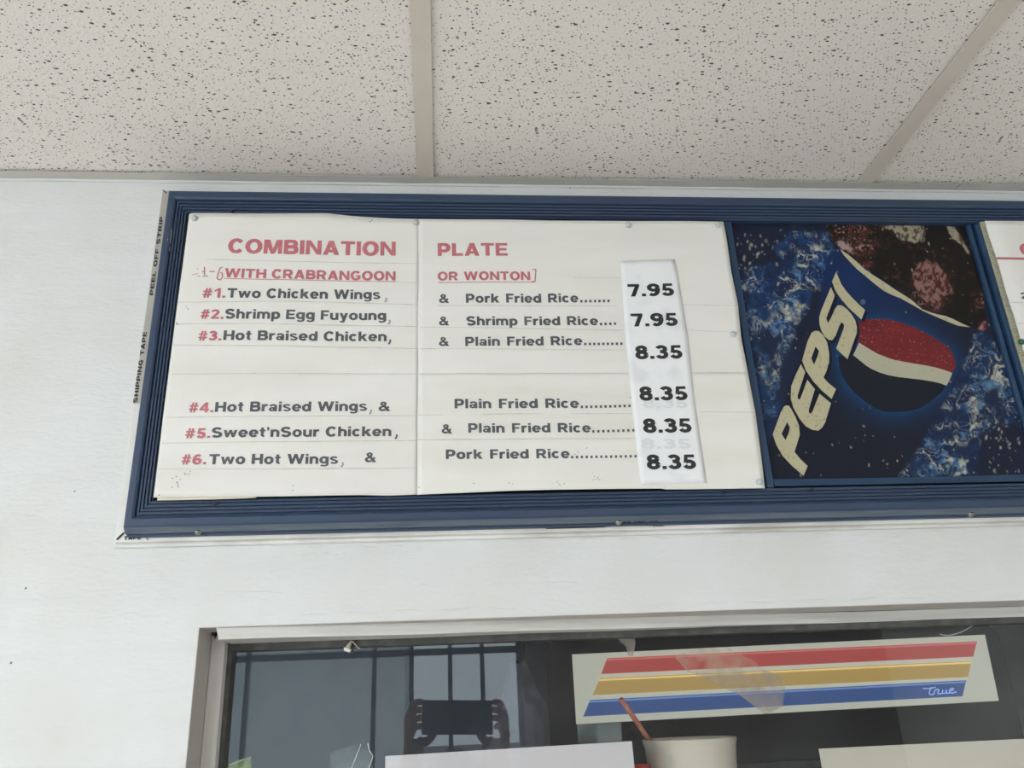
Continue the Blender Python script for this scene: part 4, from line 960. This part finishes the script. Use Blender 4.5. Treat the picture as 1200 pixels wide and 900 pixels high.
# ------------------------------------------------------------------ things on and behind the glass
def paper_at(name, pts, Yp, material, thick=.0004, **k):
    return MB().slab([at(a, c, Yp) for a, c in pts], thick).build(name, material, None, **k)
def lower(p, q, h):   # photo corners of the top edge -> a hanging rectangle h metres tall
    A, B = Vector(at(*p, 0.0815)), Vector(at(*q, 0.0815)); d = (B - A); dn = Vector((d.z, 0, -d.x)).normalized() * h
    return [A, B, B + dn, A + dn]
q1 = lower((451.5, 886), (740.5, 868.5), 0.216); q1[2].x += .0; 
MB().slab([tuple(v) for v in q1], .0004).build('notice_paper', MT['notice'], None, label='plain white paper taped inside the window left of the foam cup', cat='paper notice')
q2 = lower((959.5, 877.5), (1246, 863.5), 0.216)
MB().slab([tuple(v) for v in q2], .0004).build('notice_paper', MT['notice2'], None, label='cream stained paper taped inside the window right of the foam cup', cat='paper notice')
paper_at('tape_strip', [(790, 769), (815, 760), (850, 757.5), (884, 775), (893, 784), (846, 789), (806, 787)], .0742, MT['tape'], .0003, label='yellowed clear tape scrap on the glass over the red stripe', cat='tape')
paper_at('tape_strip', [(806, 787), (846, 789), (893, 784), (921, 795), (917.5, 828), (896, 837), (868, 815)], .0742, MT['tapegrey'], .0003, label='cloudy peeling tape scrap on the glass over the yellow and blue stripes', cat='tape')
paper_at('tape_strip', [(722, 742), (740, 741), (745, 752), (742, 769), (737, 769), (733, 757), (726, 752)], .0742, MT['tapegrey'], .0003, label='small grey tape scrap on the glass under the top frame', cat='tape')
paper_at('tape_strip', [(676.5, 849), (728, 846.5), (729, 868.5), (677, 871.5)], .0742, MT['film'], .0003, label='clear tape piece on the glass below the lower left corner of the striped sign', cat='tape')
hp = [at(a, c, .0740) for a, c in ((1101, 743), (1106, 744.3), (1113, 744.6), (1121, 742.5), (1127, 740.5), (1133, 737.5), (1138, 734.5), (1142, 730.5))]
MB().tube(hp, .0004, 5).build('thread', MT['filmedge'], None, label='fine white thread stuck to the glass above the right end of the sign', cat='thread')
# plug hanging from the top of the frame
pg = at(412, 751, .058); pe = at(406.5, 761, .058)
plug = empty('wall_plug', pg, label='tiny tan plug with a white head hanging under the window top frame', cat='plug')
MB().tube([pg, tuple((Vector(pg) + Vector(pe)) / 2), at(407.2, 760.5, .058)], [.0012, .0022, .0030], 8).build('shaft', MT['bug'], plug, smooth=True)
MB().tube([at(407.6, 760, .058), at(406.4, 763.6, .058)], [.0048, .0036], 12).build('head', MT['bugw'], plug, smooth=True)
MB().tube([at(413, 751.5, .058), at(419.5, 759.5, .058), at(422, 760, .058)], .0006, 5).build('thread', MT['bug'], plug)

# foam cup on a ledge inside the window, with a straw
YC = 0.165
cl, cr = at(754.5, 872, YC), at(861.5, 872, YC); R_ = (cr[0] - cl[0]) / 2; ccx = (cr[0] + cl[0]) / 2
rimz = at(808, 866.5, YC - R_ * .9)[2]; H = 0.135
cup = empty('foam_cup', (ccx, YC, rimz - H), label='white foam cup with a straw standing behind the glass below the striped sign', cat='cup')
pr_ = [(0.001, 0), (R_ * .74, 0), (R_ * .76, .004), (R_ * .955, H - .017), (R_ * .965, H - .014), (R_ * .955, H - .0125), (R_ * .985, H - .006), (R_, H - .003), (R_, H - .0006), (R_ * .985, H), (R_ * .95, H - .0008), (R_ * .93, H - .006), (R_ * .72, .006), (0.001, .006)]
MB().lathe(pr_, (ccx, YC, rimz - H), 64).build('cup_body', MT['foam'], cup, smooth=True)
s0, s1_ = at(727.8, 819.5, YC - .028), at(761.5, 868, YC + .01); dv = Vector(s1_) - Vector(s0); s2v = Vector(s1_) + dv * 1.2
st = empty('straw', tuple(Vector(s1_) + dv), label='reddish brown straw leaning left out of the foam cup', cat='straw')
MB().tube([s0, tuple(Vector(s1_) + dv * .9)], .0031, 12).build('tube', MT['straw'], st, smooth=True)
ledge = MB(); ledge.box(OX0 - .05, .125, rimz - H - .02, OX1 + .02, .30, rimz - H)
ledge.build('shelf', MT['steel'], None, label='steel ledge behind the glass that carries the foam cup', cat='shelf')
rp = at(752, 899, .14)
MB().lathe([(0.001, .02), (.012, .019), (.0125, 0), (.0125, -.125), (0.001, -.125)], (rp[0], .150, rp[2] - .0165), 24).build('bottle', MT['redlid'], None, smooth=True, label='red capped squeeze bottle standing just left of the foam cup', cat='bottle')

# drinks cooler with its striped header sign
YR = 1.5
fx0, fx1 = at(641, 800, YR)[0], at(1184, 800, YR)[0]; hz1 = at(700, 747, YR)[2]; hz0 = at(870, 893, YR)[2]
cool = empty('drinks_cooler', ((fx0 + fx1) / 2, YR + .35, 0), label='black upright drinks cooler in the dim kitchen with a striped header sign', cat='cooler')
t = MB(); rad = .045; o_ = []
for cx_, a0 in ((fx1 - rad, 0), (fx0 + rad, 90)):
    for i in range(9): a = math.radians(a0 + 90 * i / 8); o_.append((cx_ + rad * math.cos(a), YR, hz1 - rad + rad * math.sin(a)))
o_ += [(fx0, YR, hz0), (fx1, YR, hz0)]
t.slab(o_, .7); t.build('header', MT['fridge'], cool)
MB().box(fx0, YR + .02, 0.10, fx1, YR + .7, hz0 - .001).build('cabinet', MT['fridge'], cool)
MB().box(fx0 + .02, YR, hz0 - .022, fx1 - .02, YR + .02, hz0 - .004).build('door_trim', MT['fridge_in'], cool)
for a, c in ((fx0 + .01, (fx0 + fx1) / 2 - .004), ((fx0 + fx1) / 2 + .004, fx1 - .01)):
    dd = MB(); zt = hz0 - .024
    dd.box(a, YR - .03, .16, a + .05, YR + .018, zt).box(c - .05, YR - .03, .16, c, YR + .018, zt).box(a + .05, YR - .03, zt - .05, c - .05, YR + .018, zt).box(a + .05, YR - .03, .16, c - .05, YR + .018, .22)
    do = dd.build('door', MT['fridge'], cool); MB().box(a + .05, YR - .015, .22, c - .05, YR - .008, zt - .05).build('pane', MT['store_glass'], do)
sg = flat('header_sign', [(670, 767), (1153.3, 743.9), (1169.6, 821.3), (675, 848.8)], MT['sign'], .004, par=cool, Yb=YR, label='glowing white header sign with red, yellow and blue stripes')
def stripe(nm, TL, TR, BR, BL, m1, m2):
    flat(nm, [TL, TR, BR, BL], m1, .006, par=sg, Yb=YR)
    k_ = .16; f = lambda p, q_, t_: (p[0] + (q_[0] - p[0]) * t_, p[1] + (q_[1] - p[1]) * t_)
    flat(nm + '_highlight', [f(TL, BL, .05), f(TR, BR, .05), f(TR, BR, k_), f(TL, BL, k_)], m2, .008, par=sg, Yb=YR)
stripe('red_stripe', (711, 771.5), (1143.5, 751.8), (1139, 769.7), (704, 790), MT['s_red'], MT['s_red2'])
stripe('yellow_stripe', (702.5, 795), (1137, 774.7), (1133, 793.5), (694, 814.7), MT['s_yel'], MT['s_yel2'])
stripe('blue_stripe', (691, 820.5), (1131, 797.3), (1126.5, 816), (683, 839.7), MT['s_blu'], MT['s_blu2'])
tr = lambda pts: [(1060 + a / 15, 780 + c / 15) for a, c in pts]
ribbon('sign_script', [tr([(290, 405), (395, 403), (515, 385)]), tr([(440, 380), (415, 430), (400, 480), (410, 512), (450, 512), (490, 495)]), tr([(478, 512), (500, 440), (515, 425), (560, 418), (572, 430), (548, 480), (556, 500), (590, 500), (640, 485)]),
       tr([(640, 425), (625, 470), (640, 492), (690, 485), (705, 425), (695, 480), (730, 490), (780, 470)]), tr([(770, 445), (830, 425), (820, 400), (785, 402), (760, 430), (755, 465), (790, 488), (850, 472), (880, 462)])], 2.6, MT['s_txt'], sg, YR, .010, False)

# dim things in the kitchen: a hanging bag, a clear packet, a green packet
bg = empty('plastic_bag', at(612, 752, .35), label='limp translucent plastic bag hanging left of the drinks cooler', cat='bag')
mb = MB(); rings = []
for j in range(15):
    v = j / 14; c0 = at(606 + 4 * v, 776 + 130 * v, .35); wd_ = .010 + .030 * math.sin(min(v * 1.3, 1) * 1.57)
    for i in range(20):
        a = 2 * math.pi * i / 20; rr_ = wd_ * (1 + .22 * math.sin(3 * a + 5 * v) + .12 * math.sin(7 * a - 9 * v))
        mb.v.append((c0[0] + rr_ * math.cos(a), .35 + .35 * rr_ * math.sin(a), c0[2]))
for j in range(14):
    for i in range(20): mb.f.append((j * 20 + i, j * 20 + (i + 1) % 20, (j + 1) * 20 + (i + 1) % 20, (j + 1) * 20 + i))
mb.build('bag_film', MT['bag'], bg, smooth=True)
c1 = at(618, 742, .35)
MB().tube([(c1[0], .35, CZ), (c1[0], .35, c1[2]), at(611, 770, .35), at(606, 777, .35)], .003, 8).build('cord', MT['slit'], bg, smooth=True)
pk = empty('clear_packet', at(425, 900, .095), label='clear plastic packet with bright folded edges behind the lower left of the glass', cat='packet')
def film(pts, name, m_, par, Yp): return MB().slab([at(a, c, Yp) for a, c in pts], .0004).build(name, m_, par)
film([(387, 884), (423, 872), (436, 886), (440, 930), (386, 930)], 'film', MT['film'], pk, .090)
MB().tube([at(388, 883, .0895), at(400, 879, .0895), at(423, 871.5, .0895)], .0009, 6).build('fold', MT['bag'], pk)
MB().tube([at(431, 871, .0895), at(433, 880, .0895), at(437, 886, .0895), at(432.5, 900, .0895)], .0007, 6).build('fold', MT['filmedge'], pk)
MB().tube([at(423, 872, .0895), at(412, 900, .0895)], .0005, 6).build('fold', MT['filmedge'], pk)
gp = empty('green_packet', at(280, 900, .095), label='pale green packet corner behind the lower left corner of the glass', cat='packet')
film([(262, 898), (272, 892), (294, 887), (296, 930), (262, 930)], 'film', MT['greenfilm'], gp, .092)
MB().tube([at(262, 899, .0915), at(280, 892, .0915), at(294, 887.5, .0915)], .0008, 6).build('fold', MT['filmedge'], gp)

# ------------------------------------------------------------------ the photographer, seen only in the glass
def skinned(name, verts, edges, radii, material, parent, roots=(0,), sub=2, smooth=True):
    me_ = bpy.data.meshes.new(name); me_.from_pydata([tuple(v) for v in verts], edges, []); o = link(name, me_, material, parent)
    m_ = o.modifiers.new('skin', 'SKIN'); m_.use_smooth_shade = True
    for i, r in enumerate(radii):
        sv = me_.skin_vertices[0].data[i]; sv.radius = (r, r) if not isinstance(r, tuple) else r; sv.use_root = i in roots
    s = o.modifiers.new('sub', 'SUBSURF'); s.levels = s.render_levels = sub
    return o
RT, UP, FW = Vector(M[0]), -Vector(M[1]), Vector(M[2]); E0 = Vector(EYE)
pc = E0 + RT * .035 + UP * .004 - FW * .011
who = empty('person', (0.03, -1.28, 0), label='person in a dark jacket holding up a phone, dimly reflected in the window glass', cat='person')
V = Vector
hd = V((.03, -1.27, 1.545))
sk = {'pel': (V((.03, -1.30, .95)), (.15, .11)), 'wai': (V((.03, -1.30, 1.08)), (.125, .09)), 'che': (V((.03, -1.31, 1.27)), (.155, .10)), 'nkb': (V((.03, -1.31, 1.395)), .06), 'nk': (V((.03, -1.295, 1.44)), .052),
      'jaw': (V((.03, -1.275, 1.49)), (.062, .075)), 'hed': (V((.03, -1.275, 1.56)), (.076, .095)), 'top': (V((.03, -1.285, 1.62)), (.062, .075))}
edges_ = [('pel', 'wai'), ('wai', 'che'), ('che', 'nkb'), ('nkb', 'nk'), ('nk', 'jaw'), ('jaw', 'hed'), ('hed', 'top')]
wr = {}
for s, nm in ((-1, 'l'), (1, 'r')):
    end = pc + RT * (s * .088) - UP * .03 - FW * .035; wrist = end - UP * .065 - FW * .035 + RT * s * .012
    wr[s] = (wrist, end)
    sk['sh' + nm] = (V((.03 + s * .165, -1.31, 1.375)), .06); sk['el' + nm] = (V((.03 + s * .25, -1.13, 1.36)), .043); sk['wr' + nm] = (wrist, .027); sk['pa' + nm] = (end, (.022, .038))
    edges_ += [('che', 'sh' + nm), ('sh' + nm, 'el' + nm), ('el' + nm, 'wr' + nm), ('wr' + nm, 'pa' + nm)]
    sk['hi' + nm] = (V((.03 + s * .09, -1.30, .90)), .085); sk['kn' + nm] = (V((.03 + s * .10, -1.28, .49)), .058); sk['an' + nm] = (V((.03 + s * .11, -1.31, .09)), .04); sk['to' + nm] = (V((.03 + s * .12, -1.19, .035)), .032)
    edges_ += [('pel', 'hi' + nm), ('hi' + nm, 'kn' + nm), ('kn' + nm, 'an' + nm), ('an' + nm, 'to' + nm)]
keys = list(sk); vts = [sk[q_][0] for q_ in keys]; rad_ = [sk[q_][1] for q_ in keys]; ed = [(keys.index(a), keys.index(b_)) for a, b_ in edges_]; roots = [0]
for s in (-1, 1):                                        # fingers rooted in the palm, curled round the phone's edge
    wrist, palm = wr[s]
    for f_ in range(4):
        o_ = UP * (.028 - .018 * f_); ln = (.9, 1.0, .95, .78)[f_]
        a = palm + o_ + RT * s * .012; b_ = a + FW * .022 * ln + RT * s * .012; c = pc + RT * s * .096 + o_ + FW * .012; d_ = pc + RT * s * (.096 - .022 * ln) + o_ + FW * .018
        n0 = len(vts); vts += [a, b_, c, d_]; rad_ += [.0095, .009, .0085, .0075]; ed += [(n0, n0 + 1), (n0 + 1, n0 + 2), (n0 + 2, n0 + 3)]; roots.append(n0)
    a = palm - UP * .01; b_ = palm - UP * .012 - RT * s * .025 + FW * .004; c = pc + RT * s * .045 - UP * .02 - FW * .013
    n0 = len(vts); vts += [a, b_, c]; rad_ += [.012, .0105, .009]; ed += [(n0, n0 + 1), (n0 + 1, n0 + 2)]; roots.append(n0)
body = skinned('body', vts, ed, rad_, MT['skin'], who, roots, 2)
def sub(nm, names, extra, material, sc_=1.0, over={}):
    ks = [q_ for q_ in names]; v_ = [sk[q_][0] if q_ not in over else over[q_][0] for q_ in ks]; r_ = []
    for q_ in ks:
        r0 = sk[q_][1] if q_ not in over else over[q_][1]; r_.append(tuple(x_ + extra for x_ in r0) if isinstance(r0, tuple) else r0 + extra)
    e_ = [(ks.index(a), ks.index(b_)) for a, b_ in edges_ if a in ks and b_ in ks]
    return skinned(nm, v_, e_, r_, material, who, (0,), 2)
sub('jacket', ['pel', 'wai', 'che', 'nkb', 'shl', 'ell', 'wrl', 'shr', 'elr', 'wrr'], .016, MT['jacket'])
sub('trousers', ['pel', 'hil', 'knl', 'anl', 'hir', 'knr', 'anr'], .014, MT['jeans'], over={'pel': (V((.03, -1.30, .93)), (.135, .10))})
for nm in 'lr':
    a = sk['an' + nm][0]; b_ = sk['to' + nm][0]
    skinned('shoe', [a + V((0, -.02, -.045)), a + V((0, .03, -.045)), b_ + V((0, .02, .005))], [(0, 1), (1, 2)], [.046, .046, .036], MT['shoe'], who, (0,), 2)
hb = MB(); pr_ = []
hm = bmesh.new(); bmesh.ops.create_uvsphere(hm, u_segments=24, v_segments=16, radius=1)
for v in list(hm.verts):
    if v.co.z < -.25 and v.co.y > -.1: hm.verts.remove(v)
for v in hm.verts: v.co = V((.03 + v.co.x * .088, -1.292 + v.co.y * .10, 1.575 + v.co.z * .10))
me_ = bpy.data.meshes.new('hair'); hm.to_mesh(me_); hm.free()
ho = link('hair', me_, MT['hair'], who, True); mm = ho.modifiers.new('s', 'SOLIDIFY'); mm.thickness = .006
for s in (-1, 1):
    MB().lathe([(0.0005, .012), (.008, .008), (.012, 0), (.008, -.008), (0.0005, -.012)], (.03 + s * .031, -1.186, 1.555), 16, 'y').build('eye', MT['eye'], who, smooth=True)
    MB().lathe([(0.0005, .002), (.005, .0005), (.0055, 0)], (.03 + s * .031, -1.173, 1.555), 14, 'y').build('iris', MT['iris'], who, smooth=True)
    MB().lathe([(0.0005, .008), (.012, .006), (.017, 0), (.012, -.006), (0.0005, -.008)], (.03 + s * .082, -1.28, 1.55), 14, 'y').build('ear', MT['skin'], who, smooth=True)
MB().tube([(.03, -1.178, 1.552), (.03, -1.160, 1.525), (.03, -1.172, 1.515)], [.006, .013, .010], 10).build('nose', MT['skin'], who, smooth=True)
MB().tube([(.008, -1.184, 1.487), (.03, -1.176, 1.488), (.052, -1.184, 1.487)], [.003, .0065, .003], 8).build('mouth', MT['lips'], who, smooth=True)
ph = empty('phone', tuple(pc), label='dark phone held level in both hands by the reflected person', cat='phone')
bmn = bmesh.new(); bmesh.ops.create_cube(bmn, size=1)
for v in bmn.verts: v.co = pc + RT * (v.co.x * .158) + UP * (v.co.y * .076) + FW * (v.co.z * .0085)
bmesh.ops.recalc_face_normals(bmn, faces=bmn.faces); me_ = bpy.data.meshes.new('phone_body'); bmn.to_mesh(me_); bmn.free()
po = link('phone_body', me_, MT['phone'], ph); mm = po.modifiers.new('b', 'BEVEL'); mm.width = .0035; mm.segments = 3
